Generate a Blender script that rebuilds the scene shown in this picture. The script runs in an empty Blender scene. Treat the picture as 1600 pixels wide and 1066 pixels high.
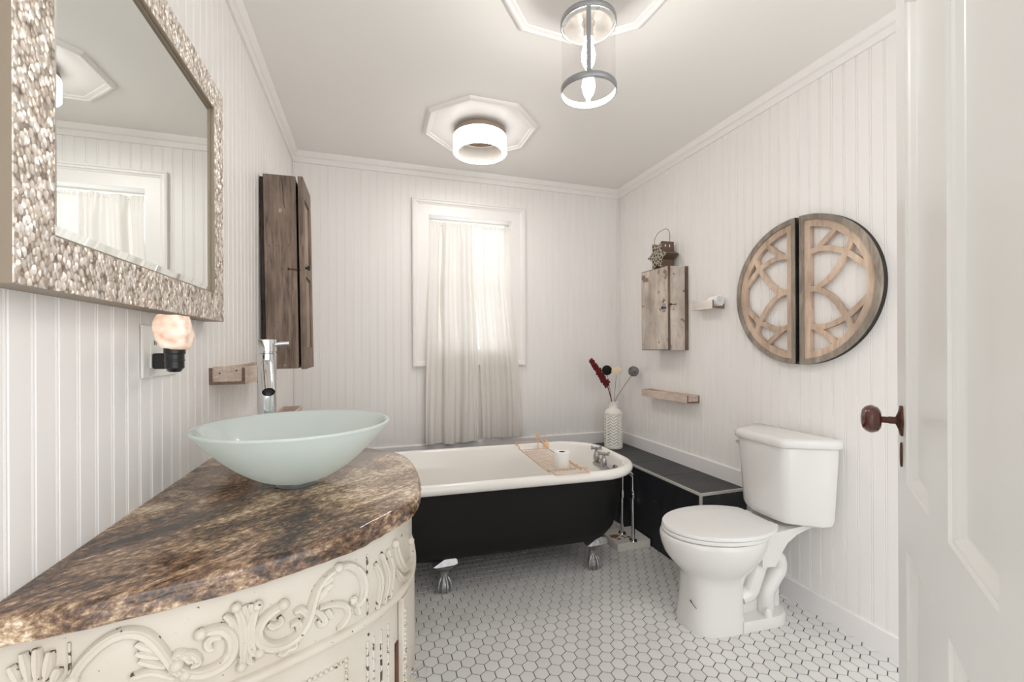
import bpy, bmesh, math, random
from math import sin, cos, pi, radians, sqrt, atan2
from mathutils import Vector, Matrix, noise as mnoise
random.seed(7)
scn = bpy.context.scene
COL = scn.collection

# ------------------------------------------------------------------ camera, sky, lights, exposure
XL, XR, YB, H, HC = -0.4656, 1.8888, 3.0418, 2.44, 1.1872
YF = -0.35                                   # the room is open behind the photographer
cam_d = bpy.data.cameras.new('camera'); cam = bpy.data.objects.new('camera', cam_d); COL.objects.link(cam)
cam_d.sensor_width = 36.0; cam_d.sensor_fit = 'HORIZONTAL'; cam_d.lens = 680.0 / 1600 * 36
cam_d.shift_y = 11.64 / 1600
cam_d.clip_start = 0.02
cam.matrix_world = (Matrix.Translation((0, 0, HC)) @ Matrix.Rotation(-0.3139, 4, 'Z')
                    @ Matrix.Rotation(pi / 2, 4, 'X') @ Matrix.Rotation(-0.0043, 4, 'Z'))
scn.camera = cam
w = bpy.data.worlds.new('sky'); scn.world = w; w.use_nodes = True
_wn, _wl = w.node_tree.nodes, w.node_tree.links
_tc = _wn.new('ShaderNodeTexCoord'); _sp = _wn.new('ShaderNodeSeparateXYZ'); _wl.new(_tc.outputs['Generated'], _sp.inputs[0])
_rp = _wn.new('ShaderNodeValToRGB'); _mr = _wn.new('ShaderNodeMapRange'); _mr.inputs['From Min'].default_value = -1; _wl.new(_sp.outputs['Z'], _mr.inputs['Value'])
_wl.new(_mr.outputs[0], _rp.inputs[0]); _e = _rp.color_ramp.elements            # pale bright sky over darker ground
_e[0].position, _e[0].color = 0.44, (0.85, 0.855, 0.86, 1); _e[1].position, _e[1].color = 0.56, (0.97, 0.985, 1.0, 1)
_nz = _wn.new('ShaderNodeTexNoise'); _nz.inputs['Scale'].default_value = 2.2; _wl.new(_tc.outputs['Generated'], _nz.inputs['Vector'])
_m2 = _wn.new('ShaderNodeMapRange'); _m2.inputs['From Min'].default_value = 0.35; _m2.inputs['From Max'].default_value = 0.65; _m2.inputs['To Min'].default_value = 0.35; _m2.inputs['To Max'].default_value = 1.3; _wl.new(_nz.outputs['Fac'], _m2.inputs['Value'])
_mx = _wn.new('ShaderNodeMix'); _mx.data_type = 'RGBA'; _mx.blend_type = 'MULTIPLY'; _mx.inputs[0].default_value = 1.0
_wl.new(_rp.outputs[0], _mx.inputs[6]); _wl.new(_m2.outputs[0], _mx.inputs[7])
_wl.new(_mx.outputs[2], _wn['Background'].inputs[0])
w.node_tree.nodes['Background'].inputs[1].default_value = 2.05
scn.view_settings.view_transform = 'Standard'; scn.view_settings.look = 'None'
scn.view_settings.gamma = 1.0; scn.view_settings.exposure = 0.48
scn.view_settings.use_curve_mapping = False
scn.cycles.use_denoising = True
scn.cycles.max_bounces = 12; scn.cycles.diffuse_bounces = 6; scn.cycles.transparent_max_bounces = 16
scn.cycles.sample_clamp_indirect = 6.0
DRUM_E, DRUM_DOWN, BULB_E = 2.2, 55.0, 120.0   # light-fitting strengths, used where the lamps are built

# ------------------------------------------------------------------ helpers
class MB:
    """Collects geometry for ONE mesh object."""
    def __init__(self): self.v = []; self.f = []; self.m = []
    def add(self, vs, fs, mi=0):
        o = len(self.v); self.v += [tuple(p) for p in vs]
        for f in fs: self.f.append([i + o for i in f]); self.m.append(mi)
        return self
    def box(self, a, b, mi=0, M=None):
        x0, y0, z0 = [min(p, q) for p, q in zip(a, b)]; x1, y1, z1 = [max(p, q) for p, q in zip(a, b)]
        vs = [Vector(p) for p in ((x0,y0,z0),(x1,y0,z0),(x1,y1,z0),(x0,y1,z0),(x0,y0,z1),(x1,y0,z1),(x1,y1,z1),(x0,y1,z1))]
        if M: vs = [M @ p for p in vs]
        return self.add(vs, [(0,3,2,1),(4,5,6,7),(0,1,5,4),(1,2,6,5),(2,3,7,6),(3,0,4,7)], mi)
    def loft(self, loops, mi=0, closed=True, caps=True):
        n = len(loops[0]); vs = [p for L in loops for p in L]; fs = []
        for k in range(len(loops) - 1):
            for i in range(n if closed else n - 1):
                j = (i + 1) % n; fs.append((k*n+i, k*n+j, (k+1)*n+j, (k+1)*n+i))
        if caps and closed:
            fs.append(tuple(range(n - 1, -1, -1))); fs.append(tuple(range((len(loops)-1)*n, len(loops)*n)))
        return self.add(vs, fs, mi)
    def prism(self, poly, z0, z1, mi=0, fn=None):
        a = [(x, y, z0) for x, y in poly]; b = [(x, y, z1) for x, y in poly]
        if fn: a = [fn(*p) for p in a]; b = [fn(*p) for p in b]
        return self.loft([a, b], mi)
    def lathe(self, prof, n=32, c=(0, 0, 0), mi=0, M=None, caps=True):
        loops = []
        for r, z in prof:
            L = [Vector((r * cos(2*pi*i/n), r * sin(2*pi*i/n), z)) for i in range(n)]
            loops.append([(M @ p if M else p) + Vector(c) for p in L])
        return self.loft(loops, mi, True, caps)
    def tube(self, path, r, n=8, mi=0, closed=False, caps=True):
        P = [Vector(p) for p in path]; N = len(P)
        R = r if isinstance(r, (list, tuple)) else [r] * N
        T = []
        for i in range(N):
            if closed: t = P[(i+1) % N] - P[i-1]
            else: t = P[min(i+1, N-1)] - P[max(i-1, 0)]
            T.append(t.normalized() if t.length > 1e-9 else Vector((0, 0, 1)))
        up = Vector((0, 0, 1)) if abs(T[0].z) < 0.9 else Vector((1, 0, 0))
        nv = T[0].cross(up).normalized(); loops = []
        for i in range(N):
            nv = (nv - T[i] * nv.dot(T[i]))
            nv = nv.normalized() if nv.length > 1e-6 else T[i].orthogonal().normalized()
            b = T[i].cross(nv)
            loops.append([P[i] + (nv * cos(2*pi*k/n) + b * sin(2*pi*k/n)) * R[i] for k in range(n)])
        if closed: loops.append(loops[0])
        return self.loft(loops, mi, True, caps and not closed)
    def sphere(self, c, r, n=16, m=10, mi=0, sc=(1, 1, 1)):
        c = Vector(c); loops = []
        for k in range(m + 1):
            a = -pi/2 + pi * k / m; a = max(min(a, pi/2 - 0.03), -pi/2 + 0.03)
            loops.append([c + Vector((r*cos(a)*cos(2*pi*i/n)*sc[0], r*cos(a)*sin(2*pi*i/n)*sc[1], r*sin(a)*sc[2])) for i in range(n)])
        return self.loft(loops, mi)
    def build(self, name, mats, parent=None, smooth=35, bevel=0, seg=2, loc=None, sub=0, weld=False):
        me = bpy.data.meshes.new(name); me.from_pydata(self.v, [], self.f)
        mats = mats if isinstance(mats, (list, tuple)) else [mats]
        for mm in mats: me.materials.append(mm)
        if len(mats) > 1: me.polygons.foreach_set('material_index', self.m)
        bm = bmesh.new(); bm.from_mesh(me)
        if weld: bmesh.ops.remove_doubles(bm, verts=bm.verts, dist=1e-5)
        bmesh.ops.recalc_face_normals(bm, faces=bm.faces); bm.to_mesh(me); bm.free()
        if smooth:
            me.polygons.foreach_set('use_smooth', [True] * len(me.polygons))
            me.set_sharp_from_angle(angle=radians(smooth))
        me.update()
        o = bpy.data.objects.new(name, me); COL.objects.link(o)
        if parent: o.parent = parent
        if loc: o.location = loc
        if bevel:
            b = o.modifiers.new('edge', 'BEVEL'); b.width = bevel; b.segments = seg; b.limit_method = 'ANGLE'; b.angle_limit = radians(40)
            b.harden_normals = False
        if sub:
            s = o.modifiers.new('sub', 'SUBSURF'); s.levels = sub; s.render_levels = sub
        return o

def thing(name, label, cat, loc=(0, 0, 0), rz=0, group=None):
    o = bpy.data.objects.new(name, None); COL.objects.link(o); o.empty_display_size = 0.05
    o.location = loc; o.rotation_euler = (0, 0, rz); o['label'] = label; o['category'] = cat
    if group: o['group'] = group
    return o
def tag(o, label, cat, group=None, kind=None):
    o['label'] = label; o['category'] = cat
    if group: o['group'] = group
    if kind: o['kind'] = kind
    return o
def struct(o, label=None, cat=None):
    o['kind'] = 'structure'
    if label: o['label'] = label
    if cat: o['category'] = cat
    return o
def catmull(P, n=8, closed=False):
    P = [Vector(p) for p in P]; out = []; N = len(P)
    Q = ([P[-1]] + P + P[:2]) if closed else ([2*P[0]-P[1]] + P + [2*P[-1]-P[-2]])
    for i in range(1, N + 1 if closed else N):
        a, b, c, d = Q[i-1], Q[i], Q[i+1], Q[i+2]
        for k in range(n):
            t = k / n; out.append(0.5*((2*b)+(c-a)*t+(2*a-5*b+4*c-d)*t*t+(3*b-a-3*c+d)*t**3))
    if not closed: out.append(P[-1])
    return out
def sm(a, b, x):
    t = max(0, min(1, (x - a) / (b - a))); return t*t*(3-2*t)

# ------------------------------------------------------------------ materials
def S(r, g, b):
    f = lambda c: (c/255/12.92) if c/255 <= 0.04045 else ((c/255+0.055)/1.055)**2.4
    return (f(r), f(g), f(b), 1)
def new_mat(name):
    m = bpy.data.materials.new(name); m.use_nodes = True
    nt = m.node_tree; b = nt.nodes['Principled BSDF']; return m, nt, b
def simple(name, col, rough=0.5, metal=0.0, var=0.0, vscale=8, bump=0, bscale=60, coat=0, stretch=(1,1,1), spec=None):
    m, nt, b = new_mat(name); N, L = nt.nodes, nt.links
    b.inputs['Base Color'].default_value = col; b.inputs['Roughness'].default_value = rough; b.inputs['Metallic'].default_value = metal
    if coat: b.inputs['Coat Weight'].default_value = coat; b.inputs['Coat Roughness'].default_value = 0.08
    if spec is not None: b.inputs['Specular IOR Level'].default_value = spec
    tc = N.new('ShaderNodeTexCoord'); mp = N.new('ShaderNodeMapping'); mp.inputs['Scale'].default_value = stretch
    L.new(tc.outputs['Object'], mp.inputs['Vector'])
    nz = N.new('ShaderNodeTexNoise'); nz.inputs['Scale'].default_value = vscale; nz.inputs['Detail'].default_value = 6
    L.new(mp.outputs[0], nz.inputs['Vector'])
    mx = N.new('ShaderNodeMix'); mx.data_type = 'RGBA'
    mx.inputs[6].default_value = tuple(c*(1-var) for c in col[:3]) + (1,); mx.inputs[7].default_value = tuple(min(1, c*(1+var)) for c in col[:3]) + (1,)
    L.new(nz.outputs['Fac'], mx.inputs[0]); L.new(mx.outputs[2], b.inputs['Base Color'])
    if bump:
        n2 = N.new('ShaderNodeTexNoise'); n2.inputs['Scale'].default_value = bscale; n2.inputs['Detail'].default_value = 4
        L.new(mp.outputs[0], n2.inputs['Vector'])
        bp = N.new('ShaderNodeBump'); bp.inputs['Strength'].default_value = bump; bp.inputs['Distance'].default_value = 0.002
        L.new(n2.outputs['Fac'], bp.inputs['Height']); L.new(bp.outputs[0], b.inputs['Normal'])
    return m
def ramp(nt, stops):
    r = nt.nodes.new('ShaderNodeValToRGB'); e = r.color_ramp.elements
    e[0].position, e[0].color = stops[0]; e[1].position, e[1].color = stops[-1]
    for p, c in stops[1:-1]:
        x = e.new(p); x.color = c
    return r
def wood(name, c1, c2, c3, grain='Z', scale=6, rough=0.7, stretch=14, chips=None, chip_at=0.66, bump=0.4):
    m, nt, b = new_mat(name); N, L = nt.nodes, nt.links
    tc = N.new('ShaderNodeTexCoord'); mp = N.new('ShaderNodeMapping')
    mp.inputs['Scale'].default_value = tuple(1.0 if a == grain else stretch for a in 'XYZ')
    L.new(tc.outputs['Object'], mp.inputs['Vector'])
    nz = N.new('ShaderNodeTexNoise'); nz.inputs['Scale'].default_value = scale; nz.inputs['Detail'].default_value = 8; nz.inputs['Roughness'].default_value = 0.65; nz.inputs['Distortion'].default_value = 0.6
    L.new(mp.outputs[0], nz.inputs['Vector'])
    r = ramp(nt, [(0.3, c1), (0.5, c2), (0.72, c3)]); L.new(nz.outputs['Fac'], r.inputs[0])
    out = r.outputs[0]
    n2 = N.new('ShaderNodeTexNoise'); n2.inputs['Scale'].default_value = 5; n2.inputs['Detail'].default_value = 5; L.new(tc.outputs['Object'], n2.inputs['Vector'])
    r2 = ramp(nt, [(0.35, (0.7,0.68,0.66,1)), (0.65, (1.12,1.1,1.08,1))]); L.new(n2.outputs['Fac'], r2.inputs[0])
    mx = N.new('ShaderNodeMix'); mx.data_type = 'RGBA'; mx.blend_type = 'MULTIPLY'; mx.inputs[0].default_value = 0.8
    L.new(out, mx.inputs[6]); L.new(r2.outputs[0], mx.inputs[7]); out = mx.outputs[2]
    if chips:
        n3 = N.new('ShaderNodeTexNoise'); n3.inputs['Scale'].default_value = 18; n3.inputs['Detail'].default_value = 7; L.new(tc.outputs['Object'], n3.inputs['Vector'])
        r3 = ramp(nt, [(chip_at, (0,0,0,1)), (chip_at+0.04, (1,1,1,1))]); L.new(n3.outputs['Fac'], r3.inputs[0])
        m3 = N.new('ShaderNodeMix'); m3.data_type = 'RGBA'; L.new(r3.outputs[0], m3.inputs[0]); L.new(out, m3.inputs[6]); m3.inputs[7].default_value = chips; out = m3.outputs[2]
    L.new(out, b.inputs['Base Color']); b.inputs['Roughness'].default_value = rough
    bp = N.new('ShaderNodeBump'); bp.inputs['Strength'].default_value = bump; bp.inputs['Distance'].default_value = 0.002
    L.new(nz.outputs['Fac'], bp.inputs['Height']); L.new(bp.outputs[0], b.inputs['Normal'])
    return m
def emissive(name, col, strength, base=(0.9,0.9,0.88,1)):
    m, nt, b = new_mat(name); b.inputs['Base Color'].default_value = base; b.inputs['Roughness'].default_value = 0.4
    b.inputs['Emission Color'].default_value = col; b.inputs['Emission Strength'].default_value = strength; return m
def clear_glass(name, tint=(1,1,1,1), refl=0.22):
    m = bpy.data.materials.new(name); m.use_nodes = True; nt = m.node_tree; N, L = nt.nodes, nt.links
    N.remove(N['Principled BSDF']); out = N['Material Output']
    t = N.new('ShaderNodeBsdfTransparent'); t.inputs[0].default_value = tint
    g = N.new('ShaderNodeBsdfGlossy'); g.inputs['Roughness'].default_value = 0.02
    lw = N.new('ShaderNodeLayerWeight'); lw.inputs['Blend'].default_value = 0.5
    pw = N.new('ShaderNodeMath'); pw.operation = 'POWER'; pw.inputs[1].default_value = 3.0; L.new(lw.outputs['Facing'], pw.inputs[0])
    mu = N.new('ShaderNodeMath'); mu.operation = 'MULTIPLY_ADD'; mu.inputs[1].default_value = refl; mu.inputs[2].default_value = 0.03; L.new(pw.outputs[0], mu.inputs[0])
    mx = N.new('ShaderNodeMixShader'); L.new(mu.outputs[0], mx.inputs[0]); L.new(t.outputs[0], mx.inputs[1]); L.new(g.outputs[0], mx.inputs[2])
    L.new(mx.outputs[0], out.inputs['Surface']); return m

M = {}
M['wall'] = simple('wall_paint', S(239,236,233), 0.42, var=0.015, vscale=3, bump=0.05, bscale=40)
M['ceil'] = simple('ceiling_paint', S(240,238,234), 0.8, var=0.01, vscale=2)
M['trim'] = simple('trim_paint', S(240,237,234), 0.35, var=0.015, vscale=4)
M['base'] = simple('baseboard_paint', S(236,233,232), 0.35, var=0.015, vscale=4)
M['door'] = simple('door_paint', S(242,242,240), 0.33, var=0.012, vscale=5, bump=0.08, bscale=25, stretch=(1,1,0.2))
M['grout'] = simple('grout', S(78,75,73), 0.9, var=0.15, vscale=30)
M['porcelain'] = simple('porcelain', S(228,226,223), 0.12, var=0.008, vscale=3, coat=0.4)
M['enamel'] = simple('tub_enamel', S(240,237,232), 0.18, var=0.01, vscale=3, coat=0.3)
M['seat'] = simple('seat_plastic', S(231,230,228), 0.28, var=0.005)
M['tubblack'] = simple('black_tub_paint', S(15,15,15), 0.6, var=0.25, vscale=14, bump=0.25, bscale=45, spec=0.3)
M['oldchrome'] = simple('old_chrome', (0.42,0.42,0.42,1), 0.18, 1.0, var=0.3, vscale=40)
M['chrome'] = simple('chrome', (0.70,0.71,0.72,1), 0.07, 1.0, var=0.02)
M['silver'] = simple('silver_foot', (0.46,0.46,0.455,1), 0.3, 0.8, var=0.4, vscale=30, bump=0.5, bscale=90)
M['steel'] = simple('brushed_steel', (0.35,0.36,0.37,1), 0.38, 1.0, var=0.1, vscale=40)
M['nickel'] = simple('nickel', (0.75,0.71,0.66,1), 0.25, 1.0, var=0.04)
M['blackplastic'] = simple('black_plastic', S(22,22,23), 0.3, var=0.1)
M['whiteplastic'] = simple('white_plastic', S(238,237,232), 0.3, var=0.01)
M['ironbrown'] = simple('rusty_iron', S(92,58,44), 0.45, 0.5, var=0.35, vscale=60, bump=0.3, bscale=120)
M['knobbrown'] = simple('brown_mineral', S(84,34,22), 0.12, 0.0, var=0.5, vscale=30, coat=0.8)
M['rosegold'] = simple('rose_gold_wire', S(222,184,152), 0.35, 0.45, var=0.05)
M['paper'] = simple('tissue_paper', S(240,238,234), 0.9, var=0.02, vscale=40, bump=0.2, bscale=200)
M['cardboard'] = simple('cardboard', S(92,70,54), 0.9, var=0.1)
M['towel'] = simple('terry_cloth', S(244,244,243), 0.95, var=0.04, vscale=120, bump=1.0, bscale=300)
M['vase'] = simple('white_ceramic', S(238,234,226), 0.35, var=0.02)
M['redflower'] = simple('dried_red_flower', S(104,20,28), 0.85, var=0.4, vscale=90)
M['stemred'] = simple('red_stem', S(120,50,48), 0.7, var=0.2, vscale=60)
M['stemtan'] = simple('tan_stem', S(150,128,100), 0.7, var=0.2, vscale=60)
M['moss'] = simple('dark_moss', S(34,36,24), 0.95, var=0.5, vscale=90, bump=1.0, bscale=160)
M['creamflower'] = simple('cream_petals', S(240,224,196), 0.8, var=0.1, vscale=60)
M['twinecore'] = simple('dark_twine_core', S(64,62,64), 0.95, var=0.3, vscale=60)
M['twine'] = simple('grey_twine', S(132,130,132), 0.9, var=0.35, vscale=80)
M['shelfwood'] = wood('pale_shelf_wood', S(186,164,148), S(214,196,182), S(232,220,208), 'Y', 7, 0.6, 16, bump=0.15)
M['shelfwhite'] = wood('whitewashed_shelf_wood', S(222,210,200), S(234,226,218), S(242,236,230), 'Y', 7, 0.55, 16, bump=0.1)
M['shelfend'] = wood('weathered_end_grain', S(96,76,66), S(128,104,92), S(150,126,112), 'X', 18, 0.8, 6)
M['barnwood'] = wood('dark_barn_wood', S(86,72,64), S(128,111,99), S(158,141,128), 'Z', 5, 0.75, 12, chips=S(190,172,158), chip_at=0.72)
M['barndark'] = wood('darkest_barn_wood', S(34,26,22), S(58,46,40), S(84,70,60), 'Z', 6, 0.85, 12)
M['barnlight'] = wood('worn_barn_panel', S(120,100,86), S(160,140,124), S(184,166,150), 'Z', 6, 0.7, 12)
M['chippy'] = wood('chipped_grey_paint', S(160,148,137), S(196,184,173), S(217,208,199), 'Z', 5, 0.6, 3.0, chips=S(132,112,96), chip_at=0.62)
M['chippydark'] = wood('chipped_edge_wood', S(74,58,48), S(104,86,74), S(140,120,106), 'Z', 8, 0.75, 8)
M['decorwood'] = wood('pinkish_decor_wood', S(178,152,132), S(206,182,162), S(222,202,184), 'Z', 5, 0.65, 6)
M['decorgrey'] = wood('grey_decor_wood', S(112,102,92), S(150,140,128), S(178,168,156), 'Z', 6, 0.75, 5)
M['decorblack'] = wood('dark_decor_edge', S(22,20,18), S(40,36,33), S(66,60,54), 'Z', 8, 0.7, 6)
M['innerwood'] = wood('bare_brown_wood', S(74,42,28), S(104,64,44), S(128,84,60), 'Z', 6, 0.7, 10)
M['tinbrown'] = simple('brown_tin', S(112,92,76), 0.5, 0.4, var=0.2, vscale=25)
M['whiteblock'] = simple('painted_block', S(226,221,214), 0.6, var=0.05, vscale=9)
M['crystal'] = None
M['glass'] = clear_glass('clear_glass', (0.985,0.98,0.98,1))
M['pane'] = clear_glass('window_glass', (0.97,0.98,0.98,1), 0.6)
M['drumglow'] = emissive('glowing_acrylic', (1.0,0.98,0.955,1), DRUM_E)
M['acrylic'] = simple('white_acrylic', S(240,236,230), 0.4, var=0.01)
M['taupe'] = simple('taupe_metal', S(150,134,120), 0.5, 0.4, var=0.06)
M['drumdown'] = emissive('bright_diffuser', (1.0,0.98,0.955,1), DRUM_DOWN)
M['bulbglow'] = emissive('glowing_bulb', (1.0,0.97,0.93,1), BULB_E)
def mk_mirror():
    m, nt, b = new_mat('mirror_silver'); b.inputs['Base Color'].default_value = (0.90,0.92,0.90,1); b.inputs['Metallic'].default_value = 1; b.inputs['Roughness'].default_value = 0.0
    return m
M['mirror'] = mk_mirror()
def mk_tile():
    m, nt, b = new_mat('hexagon_tile'); N, L = nt.nodes, nt.links
    g = N.new('ShaderNodeNewGeometry'); r = ramp(nt, [(0.0, S(220,218,216)), (1.0, S(227,226,224))])
    L.new(g.outputs['Random Per Island'], r.inputs[0]); L.new(r.outputs[0], b.inputs['Base Color']); b.inputs['Roughness'].default_value = 0.3
    return m
M['tile'] = mk_tile()
def mk_slate(name, c1, c2, c3, rough, sc):
    m, nt, b = new_mat(name); N, L = nt.nodes, nt.links
    tc = N.new('ShaderNodeTexCoord'); nz = N.new('ShaderNodeTexNoise'); nz.inputs['Scale'].default_value = sc; nz.inputs['Detail'].default_value = 9; nz.inputs['Roughness'].default_value = 0.7
    L.new(tc.outputs['Object'], nz.inputs['Vector']); r = ramp(nt, [(0.35, c1), (0.6, c2), (0.78, c3)]); L.new(nz.outputs['Fac'], r.inputs[0])
    L.new(r.outputs[0], b.inputs['Base Color']); b.inputs['Roughness'].default_value = rough
    bp = N.new('ShaderNodeBump'); bp.inputs['Strength'].default_value = 0.25; bp.inputs['Distance'].default_value = 0.003
    L.new(nz.outputs['Fac'], bp.inputs['Height']); L.new(bp.outputs[0], b.inputs['Normal']); return m
M['slatetop'] = mk_slate('slate_top', S(50,51,52), S(66,67,68), S(86,86,86), 0.55, 7)  # same slate as the face, lightened: reflected light put into the colour
M['slateface'] = mk_slate('slate_face', S(20,21,25), S(36,37,42), S(112,113,120), 0.5, 6)
M['tilegrout'] = simple('light_grout', S(188,184,178), 0.7, var=0.12, vscale=40)
def mk_granite():
    m, nt, b = new_mat('brown_granite'); N, L = nt.nodes, nt.links
    tc = N.new('ShaderNodeTexCoord'); rt = N.new('ShaderNodeMapping'); rt.inputs['Rotation'].default_value = (0, 0, radians(-40))
    L.new(tc.outputs['Object'], rt.inputs['Vector'])
    mp = N.new('ShaderNodeMapping'); mp.inputs['Scale'].default_value = (0.72, 1.35, 1.2)
    L.new(rt.outputs[0], mp.inputs['Vector'])
    a = N.new('ShaderNodeTexNoise'); a.inputs['Scale'].default_value = 7; a.inputs['Detail'].default_value = 10; a.inputs['Roughness'].default_value = 0.72; a.inputs['Distortion'].default_value = 0.8
    L.new(mp.outputs[0], a.inputs['Vector'])
    c = N.new('ShaderNodeTexNoise'); c.inputs['Scale'].default_value = 85; c.inputs['Detail'].default_value = 6; c.inputs['Roughness'].default_value = 0.75
    L.new(mp.outputs[0], c.inputs['Vector'])
    big = N.new('ShaderNodeTexNoise'); big.inputs['Scale'].default_value = 2.6; big.inputs['Detail'].default_value = 4
    L.new(mp.outputs[0], big.inputs['Vector'])
    m1 = N.new('ShaderNodeMath'); m1.operation = 'MULTIPLY_ADD'; m1.inputs[1].default_value = 0.95; L.new(c.outputs['Fac'], m1.inputs[0])
    m2 = N.new('ShaderNodeMath'); m2.operation = 'MULTIPLY'; m2.inputs[1].default_value = 1.05; L.new(a.outputs['Fac'], m2.inputs[0]); L.new(m2.outputs[0], m1.inputs[2])
    m3 = N.new('ShaderNodeMath'); m3.operation = 'MULTIPLY_ADD'; m3.inputs[1].default_value = 0.55; L.new(big.outputs['Fac'], m3.inputs[0]); L.new(m1.outputs[0], m3.inputs[2])
    m4 = N.new('ShaderNodeMath'); m4.operation = 'SUBTRACT'; m4.inputs[1].default_value = 0.775; L.new(m3.outputs[0], m4.inputs[0])
    r = ramp(nt, [(0.28, S(36,29,26)), (0.39, S(76,58,47)), (0.475, S(110,84,65)), (0.555, S(148,120,94)), (0.64, S(190,164,134)), (0.73, S(228,214,195))])
    L.new(m4.outputs[0], r.inputs[0]); L.new(r.outputs[0], b.inputs['Base Color'])
    b.inputs['Roughness'].default_value = 0.16; b.inputs['Coat Weight'].default_value = 0.3; b.inputs['Coat Roughness'].default_value = 0.05
    return m
M['granite'] = mk_granite()
def mk_distress():
    m, nt, b = new_mat('distressed_cream_paint'); N, L = nt.nodes, nt.links
    tc = N.new('ShaderNodeTexCoord')
    n0 = N.new('ShaderNodeTexNoise'); n0.inputs['Scale'].default_value = 4; n0.inputs['Detail'].default_value = 5; L.new(tc.outputs['Object'], n0.inputs['Vector'])
    r0 = ramp(nt, [(0.3, S(190,180,164)), (0.55, S(206,199,187)), (0.8, S(214,209,199))]); L.new(n0.outputs['Fac'], r0.inputs[0])
    g = N.new('ShaderNodeNewGeometry'); n1 = N.new('ShaderNodeTexNoise'); n1.inputs['Scale'].default_value = 90; n1.inputs['Detail'].default_value = 3; L.new(tc.outputs['Object'], n1.inputs['Vector'])
    ad = N.new('ShaderNodeMath'); ad.operation = 'MULTIPLY_ADD'; ad.inputs[1].default_value = 0.55; L.new(n1.outputs['Fac'], ad.inputs[0]); L.new(g.outputs['Pointiness'], ad.inputs[2])
    r1 = ramp(nt, [(0.94, (0,0,0,1)), (0.955, (1,1,1,1))]); L.new(ad.outputs[0], r1.inputs[0])
    mx = N.new('ShaderNodeMix'); mx.data_type = 'RGBA'; L.new(r1.outputs[0], mx.inputs[0]); L.new(r0.outputs[0], mx.inputs[6]); mx.inputs[7].default_value = S(82,70,58)
    L.new(mx.outputs[2], b.inputs['Base Color']); b.inputs['Roughness'].default_value = 0.5
    return m
M['distress'] = mk_distress()
def mk_mosaic():
    m, nt, b = new_mat('silver_mosaic'); N, L = nt.nodes, nt.links
    tc = N.new('ShaderNodeTexCoord'); mp = N.new('ShaderNodeMapping'); mp.inputs['Scale'].default_value = (135, 135, 100); mp.inputs['Rotation'].default_value = (radians(-30), 0, 0)
    L.new(tc.outputs['Object'], mp.inputs['Vector'])
    v = N.new('ShaderNodeTexVoronoi'); v.inputs['Scale'].default_value = 1.0; v.inputs['Randomness'].default_value = 0.75; L.new(mp.outputs[0], v.inputs['Vector'])
    r = ramp(nt, [(0.0, S(214,200,186)), (0.5, S(236,224,212)), (1.0, S(252,247,241))]); sp = N.new('ShaderNodeSeparateColor'); L.new(v.outputs['Color'], sp.inputs[0]); L.new(sp.outputs[0], r.inputs[0])
    d = ramp(nt, [(0.56, (1,1,1,1)), (0.8, (0.42,0.38,0.35,1))]); L.new(v.outputs['Distance'], d.inputs[0])
    mx = N.new('ShaderNodeMix'); mx.data_type = 'RGBA'; mx.blend_type = 'MULTIPLY'; mx.inputs[0].default_value = 1; L.new(r.outputs[0], mx.inputs[6]); L.new(d.outputs[0], mx.inputs[7])
    L.new(mx.outputs[2], b.inputs['Base Color']); b.inputs['Metallic'].default_value = 0.65; b.inputs['Roughness'].default_value = 0.32
    g = N.new('ShaderNodeNewGeometry')
    s1 = N.new('ShaderNodeVectorMath'); s1.operation = 'SUBTRACT'; s1.inputs[1].default_value = (0.5,0.5,0.5); L.new(v.outputs['Color'], s1.inputs[0])
    s2 = N.new('ShaderNodeVectorMath'); s2.operation = 'SCALE'; s2.inputs['Scale'].default_value = 0.7; L.new(s1.outputs[0], s2.inputs[0])
    s3 = N.new('ShaderNodeVectorMath'); s3.operation = 'ADD'; L.new(g.outputs['Normal'], s3.inputs[0]); L.new(s2.outputs[0], s3.inputs[1])
    s4 = N.new('ShaderNodeVectorMath'); s4.operation = 'NORMALIZE'; L.new(s3.outputs[0], s4.inputs[0])
    bp = N.new('ShaderNodeBump'); bp.invert = True; bp.inputs['Strength'].default_value = 0.5; bp.inputs['Distance'].default_value = 0.003; L.new(v.outputs['Distance'], bp.inputs['Height']); L.new(s4.outputs[0], bp.inputs['Normal'])
    L.new(bp.outputs[0], b.inputs['Normal']); return m
M['mosaic'] = mk_mosaic()
M['mirrorside'] = simple('champagne_side', S(150,137,120), 0.45, 0.3, var=0.04)
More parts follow.
